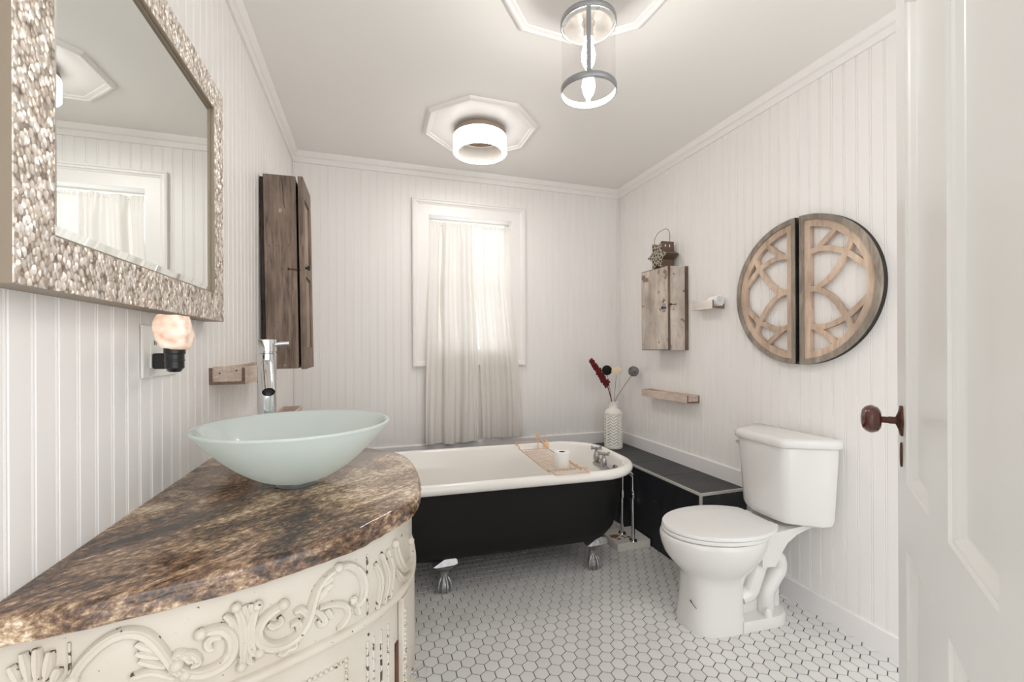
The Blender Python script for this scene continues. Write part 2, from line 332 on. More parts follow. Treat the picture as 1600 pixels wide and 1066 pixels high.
def mk_curtain(t0, t1, tr0):
    m = bpy.data.materials.new('sheer_curtain'); m.use_nodes = True; nt = m.node_tree; N, L = nt.nodes, nt.links
    N.remove(N['Principled BSDF']); out = N['Material Output']
    d = N.new('ShaderNodeBsdfDiffuse'); d.inputs[0].default_value = S(236,232,227)
    t = N.new('ShaderNodeBsdfTranslucent'); t.inputs[0].default_value = S(246,242,237)
    tr = N.new('ShaderNodeBsdfTransparent'); tr.inputs[0].default_value = (1,0.99,0.97,1)
    tc = N.new('ShaderNodeTexCoord'); wv = N.new('ShaderNodeTexNoise'); wv.inputs['Scale'].default_value = 60; L.new(tc.outputs['Object'], wv.inputs['Vector'])
    mr = N.new('ShaderNodeMapRange'); mr.inputs['To Min'].default_value = t0; mr.inputs['To Max'].default_value = t1; L.new(wv.outputs['Fac'], mr.inputs['Value'])
    m1 = N.new('ShaderNodeMixShader'); L.new(mr.outputs[0], m1.inputs[0]); L.new(d.outputs[0], m1.inputs[1]); L.new(t.outputs[0], m1.inputs[2])
    m2 = N.new('ShaderNodeMixShader'); m2.inputs[0].default_value = tr0; L.new(m1.outputs[0], m2.inputs[1]); L.new(tr.outputs[0], m2.inputs[2])
    L.new(m2.outputs[0], out.inputs['Surface']); return m
M['curtain'] = mk_curtain(0.12, 0.20, 0.02); M['sheer'] = mk_curtain(0.24, 0.34, 0.06)
def mk_frost():
    m, nt, b = new_mat('frosted_green_glass'); N, L = nt.nodes, nt.links
    b.inputs['Base Color'].default_value = (0.88,0.96,0.935,1); b.inputs['Roughness'].default_value = 0.32
    b.inputs['Transmission Weight'].default_value = 0.35; b.inputs['IOR'].default_value = 1.3
    out = N['Material Output']; t = N.new('ShaderNodeBsdfTranslucent'); t.inputs[0].default_value = (0.88,0.95,0.925,1)
    mx = N.new('ShaderNodeMixShader'); mx.inputs[0].default_value = 0.3; L.new(b.outputs[0], mx.inputs[1]); L.new(t.outputs[0], mx.inputs[2])
    L.new(mx.outputs[0], out.inputs['Surface'])
    nz = N.new('ShaderNodeTexNoise'); nz.inputs['Scale'].default_value = 4; mr = N.new('ShaderNodeMapRange'); mr.inputs['To Min'].default_value = 0.28; mr.inputs['To Max'].default_value = 0.36
    L.new(nz.outputs['Fac'], mr.inputs['Value']); L.new(mr.outputs[0], b.inputs['Roughness'])
    return m
M['frost'] = mk_frost()
M['frostgloss'] = mk_frost(); M['frostgloss'].name = 'polished_green_glass'
_b = M['frostgloss'].node_tree.nodes['Principled BSDF']; _b.inputs['Coat Weight'].default_value = 1.0; _b.inputs['Coat Roughness'].default_value = 0.03; _b.inputs['Base Color'].default_value = (0.88,0.935,0.925,1)
def mk_crystal():
    m, nt, b = new_mat('pink_salt'); N, L = nt.nodes, nt.links
    tc = N.new('ShaderNodeTexCoord'); nz = N.new('ShaderNodeTexNoise'); nz.inputs['Scale'].default_value = 45; nz.inputs['Detail'].default_value = 6; L.new(tc.outputs['Object'], nz.inputs['Vector'])
    r = ramp(nt, [(0.32, S(222,172,144)), (0.5, S(243,218,198)), (0.68, S(252,240,226))]); L.new(nz.outputs['Fac'], r.inputs[0])
    L.new(r.outputs[0], b.inputs['Base Color']); b.inputs['Roughness'].default_value = 0.35
    L.new(r.outputs[0], b.inputs['Emission Color']); b.inputs['Emission Strength'].default_value = 0.12
    b.inputs['Subsurface Weight'].default_value = 0.3; b.inputs['Subsurface Radius'].default_value = (0.02,0.012,0.008)
    return m
M['crystal'] = mk_crystal()
def mk_lattice():
    m, nt, b = new_mat('woven_star_face'); N, L = nt.nodes, nt.links
    tc = N.new('ShaderNodeTexCoord'); v = N.new('ShaderNodeTexVoronoi'); v.feature = 'DISTANCE_TO_EDGE'; v.inputs['Scale'].default_value = 48; v.inputs['Randomness'].default_value = 0.9
    L.new(tc.outputs['Object'], v.inputs['Vector']); r = ramp(nt, [(0.10, S(176,164,144)), (0.2, S(26,22,19))]); L.new(v.outputs['Distance'], r.inputs[0])
    L.new(r.outputs[0], b.inputs['Base Color']); b.inputs['Roughness'].default_value = 0.5; return m
M['lattice'] = mk_lattice()

# ------------------------------------------------------------------ the room
PX, PITCH = 0.857, 0.0537
mb = MB()
mb.box((XL-0.05, YF, -0.06), (XR+0.05, YB+0.05, -0.0022), 1)
R_ = PITCH/sqrt(3) - 0.0018
for r in range(-45, 40):
    y = 1.667 + r*PITCH*sqrt(3)/2
    if y < YF+0.03 or y > YB-0.02: continue
    for c in range(-30, 30):
        x = PX + (c + (0.5 if r % 2 else 0))*PITCH
        if x < XL-0.01 or x > XR+0.02: continue
        o = [(min(max(x+R_*cos(pi/6+k*pi/3), XL), XR), y+R_*sin(pi/6+k*pi/3), -0.0022) for k in range(6)]
        i1 = [(min(max(x+(R_-0.0004)*cos(pi/6+k*pi/3), XL), XR), y+(R_-0.0004)*sin(pi/6+k*pi/3), -0.0006) for k in range(6)]
        i2 = [(min(max(x+(R_-0.0016)*cos(pi/6+k*pi/3), XL), XR), y+(R_-0.0016)*sin(pi/6+k*pi/3), 0.0) for k in range(6)]
        vs = o+i1+i2; fs = []
        for a in (0, 6):
            for k in range(6): fs.append((a+k, a+(k+1) % 6, a+6+(k+1) % 6, a+6+k))
        fs.append(tuple(range(12, 18))); mb.add(vs, fs, 0)
floor = struct(mb.build('floor', [M['tile'], M['grout']], smooth=0), 'floor of small white hexagon tiles with dark grout', 'floor')

struct(MB().box((XL-0.05, YF, H), (XR+0.05, YB+0.05, H+0.05)).build('ceiling', M['ceil'], smooth=0), 'plain painted warm grey ceiling', 'ceiling')

PB = 0.0508
def bead(mb, s0, s1, z0, z1, fn, phase=0.0, gd=0.0031):
    """Beadboard between s0 and s1: flat boards with a double groove every 5 cm. fn(s, depth, z) -> point."""
    pts = [(s0, 0.0)]
    k = math.floor((s0-phase)/PB)
    while phase + k*PB < s1:
        for ds, d in ((0.0396,0), (0.0412,gd), (0.0428,0.0006), (0.0452,0.0), (0.0476,0.0006), (0.0492,gd), (0.0508,0)):
            s = phase + k*PB + ds
            if s0 < s < s1: pts.append((s, d))
        k += 1
    pts.append((s1, 0.0))
    pts = pts + [(s1, 0.05), (s0, 0.05)]
    a = [fn(s, d, z0) for s, d in pts]; b = [fn(s, d, z1) for s, d in pts]
    mb.loft([a, b])
mb = MB(); bead(mb, YF, YB+0.05, 0, H, lambda s, d, z: (XL-d, s, z), 0.008)
struct(mb.build('wall_left', M['wall'], smooth=0), 'left beadboard wall behind the vanity and mirror', 'wall')
mb = MB(); bead(mb, YF, YB+0.05, 0, H, lambda s, d, z: (XR+d, s, z), 0.04)
struct(mb.build('wall_right', M['wall'], smooth=0), 'right beadboard wall behind the toilet', 'wall')
WX0, WX1, WZ0, WZ1 = 0.380, 0.997, 1.150, 2.124
mb = MB(); f = lambda s, d, z: (s, YB+d, z)
[bead(mb, a, b, c, d, f, gd=0.0020) for a, b, c, d in ((XL, WX0, 0, H), (WX1, XR, 0, H), (WX0, WX1, 0, WZ0), (WX0, WX1, WZ1, H))]
struct(mb.build('wall_back', M['wall'], smooth=0), 'back beadboard wall around the curtained window', 'wall')

CP = [(0,2.373),(0.011,2.373),(0.0125,2.376),(0.0125,2.401),(0.009,2.404),(0.0125,2.407),(0.020,2.410),(0.027,2.420),(0.0335,2.434),(0.0335,H),(0,H)]
mb = MB(); mb.loft([[(XL+d, YF, z) for d, z in CP], [(XL+d, YB-d, z) for d, z in CP]])
struct(mb.build('trim_1', M['trim'], smooth=20), 'crown moulding along the left wall', 'moulding')
mb = MB(); mb.loft([[(XL+d, YB-d, z) for d, z in CP], [(XR-d, YB-d, z) for d, z in CP]])
struct(mb.build('trim_2', M['trim'], smooth=20), 'crown moulding along the back wall', 'moulding')
mb = MB(); mb.loft([[(XR-d, YF, z) for d, z in CP], [(XR-d, YB-d, z) for d, z in CP]])
struct(mb.build('trim_3', M['trim'], smooth=20), 'crown moulding along the right wall', 'moulding')
struct(MB().box((XR-0.010, YB-0.010, 0.53), (XR, YB, 2.373)).build('trim_4', M['trim'], bevel=0.003), 'slim vertical bead in the back right corner', 'moulding')
struct(MB().box((XL, YB-0.008, 0.53), (XL+0.008, YB, 2.373)).build('trim_5', M['trim'], bevel=0.003), 'slim vertical bead in the back left corner', 'moulding')
LZ = 0.4446
def bprof(z0, z1, t=0.015): return [(0,z0),(t,z0),(t,z1-0.004),(t-0.004,z1),(0,z1)]
mb = MB(); mb.loft([[(XR-d, YF, z) for d, z in bprof(0,0.095)], [(XR-d, 1.800, z) for d, z in bprof(0,0.095)]])
P_ = bprof(LZ+0.001, 0.5295)
mb.loft([[(XR-d, 1.800, z) for d, z in P_], [(XR-d, YB-d, z) for d, z in P_]])
struct(mb.build('baseboard_right', M['base'], smooth=0), 'white baseboard along the right wall and over the slate ledge', 'baseboard')
mb = MB(); mb.loft([[(XL, YB-d, z) for d, z in P_], [(XR-d, YB-d, z) for d, z in P_]])
struct(mb.build('baseboard_back', M['base'], smooth=0), 'white baseboard along the back wall above the slate ledge', 'baseboard')
mb = MB(); P2 = bprof(0, 0.095); mb.loft([[(XL+d, YF, z) for d, z in P2], [(XL+d, 2.745, z) for d, z in P2]])
struct(mb.build('baseboard_left', M['base'], smooth=0), 'white baseboard along the foot of the left wall', 'baseboard')

# slate ledge: an L along the right and the back wall
LX, LY, LBY = 1.590, 1.806, 2.745
led = thing('tiled_ledge', 'low ledge clad in dark slate tiles along the right and back walls', 'ledge', (LX, LY, 0))
led['kind'] = 'structure'
mb = MB()
mb.box((0.006, 0.006, 0), (XR-LX, YB-LY, LZ-0.012), 0); mb.box((XL-LX, LBY-LY+0.006, 0), (0.006, YB-LY, LZ-0.012), 0)
mb.build('core', M['tilegrout'], led, smooth=0)
g = 0.002; mb = MB()
ys = [0.005, 0.323, 0.628, 0.933, YB-LY]
for a, b in zip(ys, ys[1:]): mb.box((0.005, a+g, LZ-0.012), (XR-LX, b-g, LZ))
x = 0.005
while x > XL-LX:
    mb.box((max(x-0.305, XL-LX)+g, LBY-LY+0.005, LZ-0.012), (x-g, YB-LY, LZ)); x -= 0.305
mb.build('top_tiles', M['slatetop'], led, smooth=0, bevel=0.001, seg=1)
mb = MB()
ys = [0.012, 0.035, 0.323, 0.628, LBY-LY]
for a, b in zip(ys, ys[1:]): mb.box((0.0, a+g, 0.002), (0.006, b-g, LZ-0.016))
mb.box((0.012, 0.0, 0.002), (XR-LX, 0.006, LZ-0.016))
x = 0.0
while x > XL-LX:
    mb.box((max(x-0.305, XL-LX)+g, LBY-LY, 0.002), (x-g, LBY-LY+0.006, LZ-0.016)); x -= 0.305
mb.build('front_tiles', M['slateface'], led, smooth=0, bevel=0.001, seg=1)
mb = MB()
mb.box((-0.002, -0.002, LZ-0.014), (0.006, LBY-LY, LZ+0.001)); mb.box((0.006, -0.002, LZ-0.014), (XR-LX, 0.006, LZ+0.001))
mb.box((-0.002, -0.002, 0), (0.010, 0.010, LZ-0.014)); mb.box((XL-LX, LBY-LY-0.002, LZ-0.014), (0.0, LBY-LY+0.006, LZ+0.001))
mb.build('edge_trim', M['tilegrout'], led, smooth=0, bevel=0.0015)['label'] = 'pale metal and grout edging'

# window
win = thing('window_1', 'white sash window in a plain wide casing on the back wall', 'window', (0.5*(WX0+WX1), YB, WZ0)); win['kind'] = 'structure'
ox, oz = 0.5*(WX0+WX1), WZ0
def rect_frame(mb, x0, x1, z0, z1, wd, ya, yb, mi=0):
    def bx(a, b, c, d): mb.box((a-ox, ya, c-oz), (b-ox, yb, min(d, WZ1+0.008)-oz), mi)
    bx(x0, x0+wd, z0, z1); bx(x1-wd, x1, z0, z1); bx(x0+wd, x1-wd, z1-wd, z1); bx(x0+wd, x1-wd, z0, z0+wd)
mb = MB()
def casing(x0, x1, z0, z1, prof):
    loops = []
    for d, y in prof: loops.append([(x0+d-ox, y, z0+d-oz), (x1-d-ox, y, z0+d-oz), (x1-d-ox, y, z1-d-oz), (x0+d-ox, y, z1-d-oz)])
    loops.append(loops[0]); mb.loft(loops, caps=False)
casing(0.272, 1.089, 1.064, 2.222, [(0,0),(0,-0.024),(0.010,-0.027),(0.014,-0.022),(0.024,-0.022),(0.028,-0.016),(0.036,-0.013),(0.038,-0.010),(0.1065,-0.010),(0.1065,0)])
mb.build('casing', M['trim'], win, smooth=20)
mb = MB(); rect_frame(mb, WX0-0.002, WX1+0.002, WZ0-0.002, WZ1+0.002, 0.006, -0.009, 0.13)
mb.build('jamb', M['trim'], win, smooth=0)
mb = MB(); rect_frame(mb, WX0+0.004, WX1-0.004, WZ0+0.004, 1.64, 0.030, 0.065, 0.095); mb.build('lower_sash', M['trim'], win, smooth=0, bevel=0.002)
mb = MB(); rect_frame(mb, WX0+0.004, WX1-0.004, 1.61, WZ1+0.016, 0.030, 0.096, 0.126); mb.build('upper_sash', M['trim'], win, smooth=0, bevel=0.002)
MB().box((WX0+0.03-ox, 0.078, 0.03), (WX1-0.03-ox, 0.081, 1.62-oz)).build('lower_pane', M['pane'], win, smooth=0)
MB().box((WX0+0.03-ox, 0.110, 1.63-oz), (WX1-0.03-ox, 0.113, WZ1-0.008-oz)).build('upper_pane', M['pane'], win, smooth=0)

# curtains
rod = MB().tube([(WX0+0.004, 0, 0), (WX1-0.004, 0, 0)], 0.005, 10).build('curtain_rod', M['whiteplastic'], loc=(0, YB+0.025, 2.060))
tag(rod, 'thin white tension rod across the top of the window', 'curtain rod')
def curtain(name, label, xl, xr, zb, folds, seed, amp=0.019, mat='curtain'):
    """xl, xr, zb: functions of the height fraction (0 top .. 1 bottom) and of u."""
    rnd = random.Random(seed); nu, nz = 150, 60; ZT = 2.078
    ph = [rnd.uniform(0, 6.28) for _ in range(6)]
    def pt(u, t, off=0):
        z = ZT - t*(ZT - zb(u)); a = xl(t); b = xr(t)
        uu = u + 0.012*sin(9*t+ph[0])*sin(pi*u)
        x = a + (b-a)*uu
        y0 = YB + 0.016 - 0.058*sm(1.85, 1.20, z) - 0.006*sm(1.20, 0.6, z)
        gather = sm(0.10, 0.0, t)
        k = 0.0
        for (fc, fw, fa) in folds: k += fa*math.exp(-((u - fc - 0.03*sin(3*t+ph[1]))/fw)**2)
        y = y0 - amp*(1.0-0.6*gather)*(k + 0.35*sin(2*pi*(5*u+0.3*t)+ph[2])) - 0.0035*gather*sin(2*pi*15*u+ph[3]) - 0.0015*(1-gather)*sin(2*pi*13*u+ph[4]+5*t)
        if 0.012 < t < 0.045: y -= 0.004*sin((t-0.012)/0.033*pi)
        y -= 0.004*sin(40*t+ph[5]+6*u)*sm(0.45,0.95,t)*(math.exp(-((u-1)/0.05)**2)+0.15)
        ym = mix(YB+0.036, YB-0.031, sm(1.60, 1.20, z))
        if x < WX0+0.012 or x > WX1-0.012: ym = min(ym, mix(YB-0.013, YB-0.031, sm(1.35, 1.15, z)))
        return (x, ym - 0.5*(sqrt((y-ym)**2+4e-6) - (y-ym)), z)
    loops = [[pt(i/nu, j/nz) for i in range(nu+1)] for j in range(nz+1)]
    mb = MB(); mb.loft(loops, closed=False)
    hem = [[(p[0], p[1]-0.0025, p[2]) for p in (pt(i/nu, 0.945+0.055*j/4) for i in range(nu+1))] for j in range(5)]
    o = mb.build(name, M[mat], smooth=180); tag(o, label, 'curtain', 'curtains on the back window')
    MB().loft(hem, closed=False).build('hem', M[mat], o, smooth=180)
    return o
mix = lambda a, b, t: a+(b-a)*t
curtain('curtain', 'gathered cream curtain over the left of the window, its long hem near the tub', lambda t: mix(0.386, 0.353, sm(0,0.9,t)), lambda t: mix(0.700, 0.722, t)+0.010*sin(pi*t),
        lambda u: 0.536+0.006*sin(9*u), [(0.07,0.10,1.0),(0.29,0.035,-1.5),(0.42,0.10,0.9),(0.60,0.05,-1.2),(0.78,0.10,1.0),(0.93,0.03,-0.8)], 3, 0.026)
curtain('curtain', 'flatter cream curtain over the right of the window with a satin side edge', lambda t: mix(0.705, 0.748, sm(0.1,1,t)), lambda t: mix(0.985, 1.044, sm(0.25,1,t)),
        lambda u: 0.552+0.02*(u-0.5)**2-0.004*u, [(0.1,0.10,0.9),(0.36,0.06,-1.0),(0.55,0.12,0.7),(0.80,0.05,-1.0)], 8, 0.022, 'sheer')

# panelled door standing open on the right
D0 = Vector((1.243, 0.732, 0)); DD = Vector((-0.790, -0.613, 0)).normalized(); DNn = Vector((-DD.y, DD.x, 0))
if DNn.dot(Vector((-0.613, 0.79, 0))) < 0: DNn = -DNn
door = thing('door_1', 'white four-panel door standing open at the right with a brown knob', 'door', (D0.x, D0.y, 0)); door['kind'] = 'structure'
# local frame: +x from the free edge to the hinge, +y out of the visible face
door.matrix_world = Matrix(((DD.x, DNn.x, 0, D0.x), (DD.y, DNn.y, 0, D0.y), (0, 0, 1, 0), (0, 0, 0, 1)))
if door.matrix_world.determinant() < 0:
    door.matrix_world = Matrix(((DD.x, DNn.x, 0, D0.x), (DD.y, DNn.y, 0, D0.y), (0, 0, 1, 0), (0, 0, 0, 1)))
FLIP = Matrix(((DD.x, DNn.x, 0), (DD.y, DNn.y, 0), (0, 0, 1))).determinant() < 0
door.matrix_world = Matrix.Translation(D0) @ Matrix.Rotation(atan2(DNn.y, DNn.x) - pi/2, 4, 'Z')
SX = -1 if FLIP else 1                     # hinge direction along the door's own x
DW, DT, DTOP = 0.803, 0.036, 2.07
cols = [(0.111, 0.333), (0.467, 0.692)]; rows = [(0.22, 0.724), (0.8745, 1.969)]
mb = MB()
def dbox(x0, x1, y0, y1, z0, z1): mb.box((SX*x0, y0, z0), (SX*x1, y1, z1))
dbox(0, cols[0][0], -DT, 0, 0.012, DTOP); dbox(cols[0][1], cols[1][0], -DT, 0, 0.012, DTOP); dbox(cols[1][1], DW, -DT, 0, 0.012, DTOP)
for a, b in cols:
    dbox(a, b, -DT, 0, 0.012, rows[0][0]); dbox(a, b, -DT, 0, rows[0][1], rows[1][0]); dbox(a, b, -DT, 0, rows[1][1], DTOP)
mb.build('door_frame', M['door'], door, smooth=0)
for (a, b) in cols:
    for (c, d) in rows:
        mb = MB(); loops = []
        pr = [(0,-0.0005),(0.002,-0.005),(0.005,-0.0055),(0.010,-0.009),(0.017,-0.017),(0.020,-0.0185)]
        pr += [(0.028,-0.0185),(0.040,-0.0125),(0.044,-0.0120)] if c < 0.5 else [(0.030,-0.0185)]
        for e, y in pr: loops.append([(SX*(a+e), y, c+e), (SX*(b-e), y, c+e), (SX*(b-e), y, d-e), (SX*(a+e), y, d-e)])
        loops.insert(0, [(SX*a, -DT+0.006, c), (SX*b, -DT+0.006, c), (SX*b, -DT+0.006, d), (SX*a, -DT+0.006, d)])
        mb.loft(loops); mb.build('door_panel', M['door'], door, smooth=0)
MB().box((-SX*0.004, -DT+0.006, 0.745), (SX*0.001, -0.003, 0.85)).build('edge_plate', M['door'], door, smooth=0, bevel=0.001)
kz, kx = 1.0125, SX*0.066
mb = MB(); Ry = Matrix.Rotation(-pi/2, 4, 'X')
n = 40; a_ = []
for k in range(n):
    t = 2*pi*k/n; r = 1 + 0.09*cos(6*t); a_.append((0.019*r*cos(t), 0.036*r*sin(t)))
mb.loft([[(kx+x, 0.0, kz+z) for x, z in a_], [(kx+x, 0.004, kz+z) for x, z in a_], [(kx+x*0.6, 0.007, kz+z*0.6) for x, z in a_], [(kx+x*0.45, 0.012, kz+z*0.25) for x, z in a_]])
mb.build('knob_rosette', M['ironbrown'], door)
kn = MB(); KN = Matrix.Rotation(-pi/2, 4, 'X')
kn.lathe([(0.0085,0.0),(0.0085,0.018),(0.0075,0.02),(0.0075,0.032),(0.010,0.034)], 20, (kx, 0.006, kz), M=KN)
ks = kn.build('knob_shank', M['ironbrown'], door)
kn = MB(); kn.lathe([(0.006,0.0),(0.022,0.0015),(0.030,0.007),(0.0335,0.016),(0.0335,0.022),(0.030,0.030),(0.022,0.0365),(0.010,0.039),(0.001,0.0395)], 32, (kx, 0.038, kz), M=KN)
kn.build('door_knob', M['knobbrown'], door, smooth=60)['label'] = 'glossy brown mineral knob'
n = 24
el = [(0.009*cos(2*pi*k/n), 0.029*sin(2*pi*k/n)) for k in range(n)]
mb = MB(); mb.loft([[(kx-SX*0.004+x, 0.0, 0.932+z) for x, z in el], [(kx-SX*0.004+x, 0.003, 0.932+z) for x, z in el], [(kx-SX*0.004+x*0.7, 0.004, 0.932+z*0.85) for x, z in el]])
mb.build('keyhole_cover', M['ironbrown'], door)

# ------------------------------------------------------------------ ceiling medallions and lamps
def medallion(name, label, c, rot, cat='ceiling medallion'):
    R = 0.333; mb = MB(); loops = []
    for r, z in ((R,0),(R,-0.006),(R-0.006,-0.012),(R-0.016,-0.018),(R-0.024,-0.018),(R-0.027,-0.013),(R-0.042,-0.010),(R-0.045,-0.006)):
        rr = R*(r/R); loops.append([(rr*cos(pi/8+k*pi/4), rr*sin(pi/8+k*pi/4), z) for k in range(8)])
    t = thing(name, label, cat, (c[0], c[1], H), rot)
    mb.loft(loops, caps=True); mb.build('moulded_panel', M['trim'], t, smooth=0)
    return t
medallion('ceiling_medallion', 'white octagonal ceiling panel above the glowing drum light', (0.596, 2.412), 0)
medallion('ceiling_medallion', 'white octagonal ceiling panel above the hanging glass lantern', (0.705, 1.311), radians(3.4))

dl = thing('drum_ceiling_light', 'glowing white ring-shaped drum light flush on the octagonal panel', 'ceiling light', (0.596, 2.408, 2.297))
mb = MB(); mb.lathe([(0.151,0.003),(0.151,0.090),(0.149,0.092),(0.128,0.092),(0.126,0.090),(0.126,0.003),(0.130,0.0),(0.147,0.0),(0.151,0.003)], 64, caps=False)
for i_, f_ in enumerate(mb.f):
    c_ = sum((Vector(mb.v[j]) for j in f_), Vector())/4
    if sqrt(c_.x**2+c_.y**2) < 0.129 and c_.z > 0.0035: mb.m[i_] = 1
    elif c_.z < 0.0025: mb.m[i_] = 2
mb.build('diffuser_ring', [M['drumglow'], M['acrylic'], M['drumdown']], dl, smooth=50)
mb = MB(); mb.lathe([(0.001,0.094),(0.1475,0.094),(0.1475,0.112),(0.146,0.117),(0.118,0.121),(0.112,0.137),(0.001,0.137)], 64)
mb.build('canopy', M['taupe'], dl, smooth=40)
mb = MB(); mb.box((0.045, -0.002, 0.062), (0.126, 0.002, 0.066)); mb.tube([(0.045,0,0.064),(0.045,0,0.094)], 0.004, 8)
mb.build('bracket', M['nickel'], dl)

pl = thing('pendant_lantern', 'clear glass cylinder lantern with grey metal bands hanging from the ceiling', 'pendant light', (0.700, 1.311, 2.042))
RR = 0.0905
mb = MB(); mb.lathe([(RR-0.0025,0.004),(RR-0.0025,0.242)], 56, caps=False); mb.build('glass_cylinder', M['glass'], pl, smooth=50)
def band(z0, z1):
    mb = MB(); mb.lathe([(RR-0.001,z0),(RR+0.0015,z0),(RR+0.0025,z0+0.002),(RR+0.0012,z0+0.005),(RR+0.0025,z0+0.008),(RR+0.0025,z1-0.002),(RR+0.0015,z1),(RR-0.001,z1)], 56, caps=False); mb.lathe([(RR-0.001,z1),(RR-0.001,z0)], 56, mi=1, caps=False); return mb  # inside faces take white paint: the bulb's light on them put into the colour
band(0.0, 0.022).build('bottom_band', [M['steel'], M['trim']], pl, smooth=30)
band(0.226, 0.246).build('top_band', [M['steel'], M['trim']], pl, smooth=30)
da = atan2(-1.311, -0.705) + 0.02
for k in range(2):
    a = da + k*pi; c, s = cos(a), sin(a)
    Mx = Matrix(((c,-s,0,0),(s,c,0,0),(0,0,1,0),(0,0,0,1)))
    MB().box((RR-0.0005,-0.0075,0.02),(RR+0.0015,0.0075,0.228), M=Mx).build('strap', M['steel'], pl, smooth=0)
mb = MB()
for k in range(3):
    a = da + k*2*pi/3 + 0.5; mb.tube([(0.014*cos(a),0.014*sin(a),0.241),((RR-0.001)*cos(a),(RR-0.001)*sin(a),0.241)], 0.0028, 8)
mb.lathe([(0.001,0.262),(0.012,0.262),(0.02,0.254),(0.02,0.238),(0.001,0.238)], 24); mb.lathe([(0.001,0.236),(0.020,0.236),(0.060,0.230),(0.078,0.220),(0.079,0.222),(0.061,0.2325),(0.020,0.239),(0.001,0.239)], 40)  # second lathe: wide disc added to keep the bulb's light off the ceiling
mb.build('spider_and_light_shield', M['nickel'], pl)
mb = MB(); mb.lathe([(0.001,0.246),(0.021,0.246),(0.023,0.240),(0.021,0.232),(0.016,0.228),(0.016,0.186),(0.001,0.186)], 28); mb.build('socket', M['nickel'], pl)
mb = MB(); mb.lathe([(0.012,0.186),(0.014,0.170),(0.020,0.150),(0.023,0.128),(0.020,0.106),(0.012,0.090),(0.002,0.084)], 24); mb.build('bulb', M['bulbglow'], pl, smooth=60)
mb = MB(); mb.tube([(0,0,0.262),(0,0,0.382)], 0.0035, 10)
mb.tube([(0.012*cos(t*0.4), 0, 0.276+0.012*sin(t*0.4)) for t in range(16)], 0.002, 6, closed=True); mb.lathe([(0.001,0.372),(0.05,0.372),(0.055,0.378),(0.055,0.394),(0.001,0.394)], 32)
mb.build('stem_and_canopy', M['nickel'], pl)

# ------------------------------------------------------------------ mirror, outlet, salt lamp on the left wall
mi = thing('wall_mirror', 'rectangular wall mirror in a sparkling silver mosaic frame', 'mirror', (XL, 0.695, 1.270))
mw, mh, md, fw = 0.802, 0.672, 0.050, 0.077
mb = MB()
def mloop(e, x): return [(x, e, e), (x, mw-e, e), (x, mw-e, mh-e), (x, e, mh-e)]
mb.loft([mloop(0,0.001), mloop(0,md-0.001), mloop(0.001,md), mloop(fw-0.002,md), mloop(fw,md-0.002), mloop(fw,0.041), mloop(fw+0.004,0.041), mloop(fw+0.004,0.001), mloop(0,0.001)], caps=False)
for i in range(len(mb.f)):
    e = [mb.v[j] for j in mb.f[i]]; mb.m[i] = 0 if min(p[0] for p in e) >= md-0.0012 else 1
mb.build('frame', [M['mosaic'], M['mirrorside']], mi, smooth=0)
mb = MB(); e0, e1 = fw+0.004, fw+0.018
mb.loft([mloop(e0,0.034), mloop(e0,0.0385), mloop(e1,0.041)]); mb.build('bevelled_glass', M['mirror'], mi, smooth=0)
MB().box((0.004, 0.01, 0.01), (0.033, mw-0.01, mh-0.01)).build('backing', M['blackplastic'], mi, smooth=0)

pt = thing('outlet_plate', 'white switch and outlet wall plate under the mirror', 'wall plate', (XL, 1.12, 1.126))
MB().box((0.0, 0, 0), (0.006, 0.172, 0.116)).build('plate', M['whiteplastic'], pt, bevel=0.003)
MB().box((0.0055, 0.030, 0.022), (0.009, 0.064, 0.092)).build('receptacle', M['whiteplastic'], pt, bevel=0.001)
MB().box((0.0055, 0.108, 0.044), (0.016, 0.118, 0.066)).build('toggle', M['whiteplastic'], pt, bevel=0.001)
RX = Matrix.Rotation(pi/2, 4, 'Y')
for y in (0.047, 0.113):
    for z in (0.012, 0.104): MB().lathe([(0.003,0),(0.003,0.001),(0.001,0.0014)], 10, (0.006, y, z), M=RX).build('screw', M['nickel'], pt)
MB().box((0.0085, 0.042, 0.072), (0.0094, 0.045, 0.082)).box((0.0085, 0.050, 0.072), (0.0094, 0.053, 0.082)).build('slots', M['blackplastic'], pt, smooth=0)

SLx, SLy, SLz = XL+0.082, 1.066, 1.150
sl = thing('salt_lamp', 'pink salt crystal night light on a black plug-in base', 'night light', (SLx, SLy, SLz))
mb = MB(); mb.lathe([(0.001,-0.009),(0.010,-0.008),(0.014,-0.002),(0.0165,0.0),(0.0165,0.014),(0.0175,0.015),(0.0175,0.017),(0.0165,0.018),(0.0165,0.028),(0.0185,0.030),(0.0185,0.041),(0.001,0.041)], 28)
mb.build('socket', M['blackplastic'], sl)
py = 1.164-SLy
mb = MB(); mb.box((XL+0.0094-SLx, py-0.014, -0.005), (XL+0.040-SLx, py+0.014, 0.030)); mb.build('plug', M['blackplastic'], sl, bevel=0.004)
mb = MB(); mb.tube([(XL+0.036-SLx, py-0.002, 0.013), (-0.022, py*0.45, 0.013), (-0.008, 0.008, 0.013)], 0.0075, 10); mb.build('arm', M['blackplastic'], sl)
bm = bmesh.new(); bmesh.ops.create_icosphere(bm, subdivisions=4, radius=1.0)
for v in bm.verts:
    p = v.co; n_ = mnoise.noise(p*1.3+Vector((3,1,2)))*0.16 + mnoise.noise(p*3.5)*0.05
    q = Vector((1.18*max(-0.70, min(0.70, p.x)), 1.18*max(-0.70, min(0.72, p.y)), 1.12*max(-0.74, min(0.72, p.z)))); q *= 1+n_
    s = 1.0 - 0.10*sm(0.1, 1.0, q.z) - 0.10*sm(-0.3, -1.0, q.z)
    v.co = Vector((q.x*0.032*s, q.y*0.033*s, q.z*0.0415+0.074))
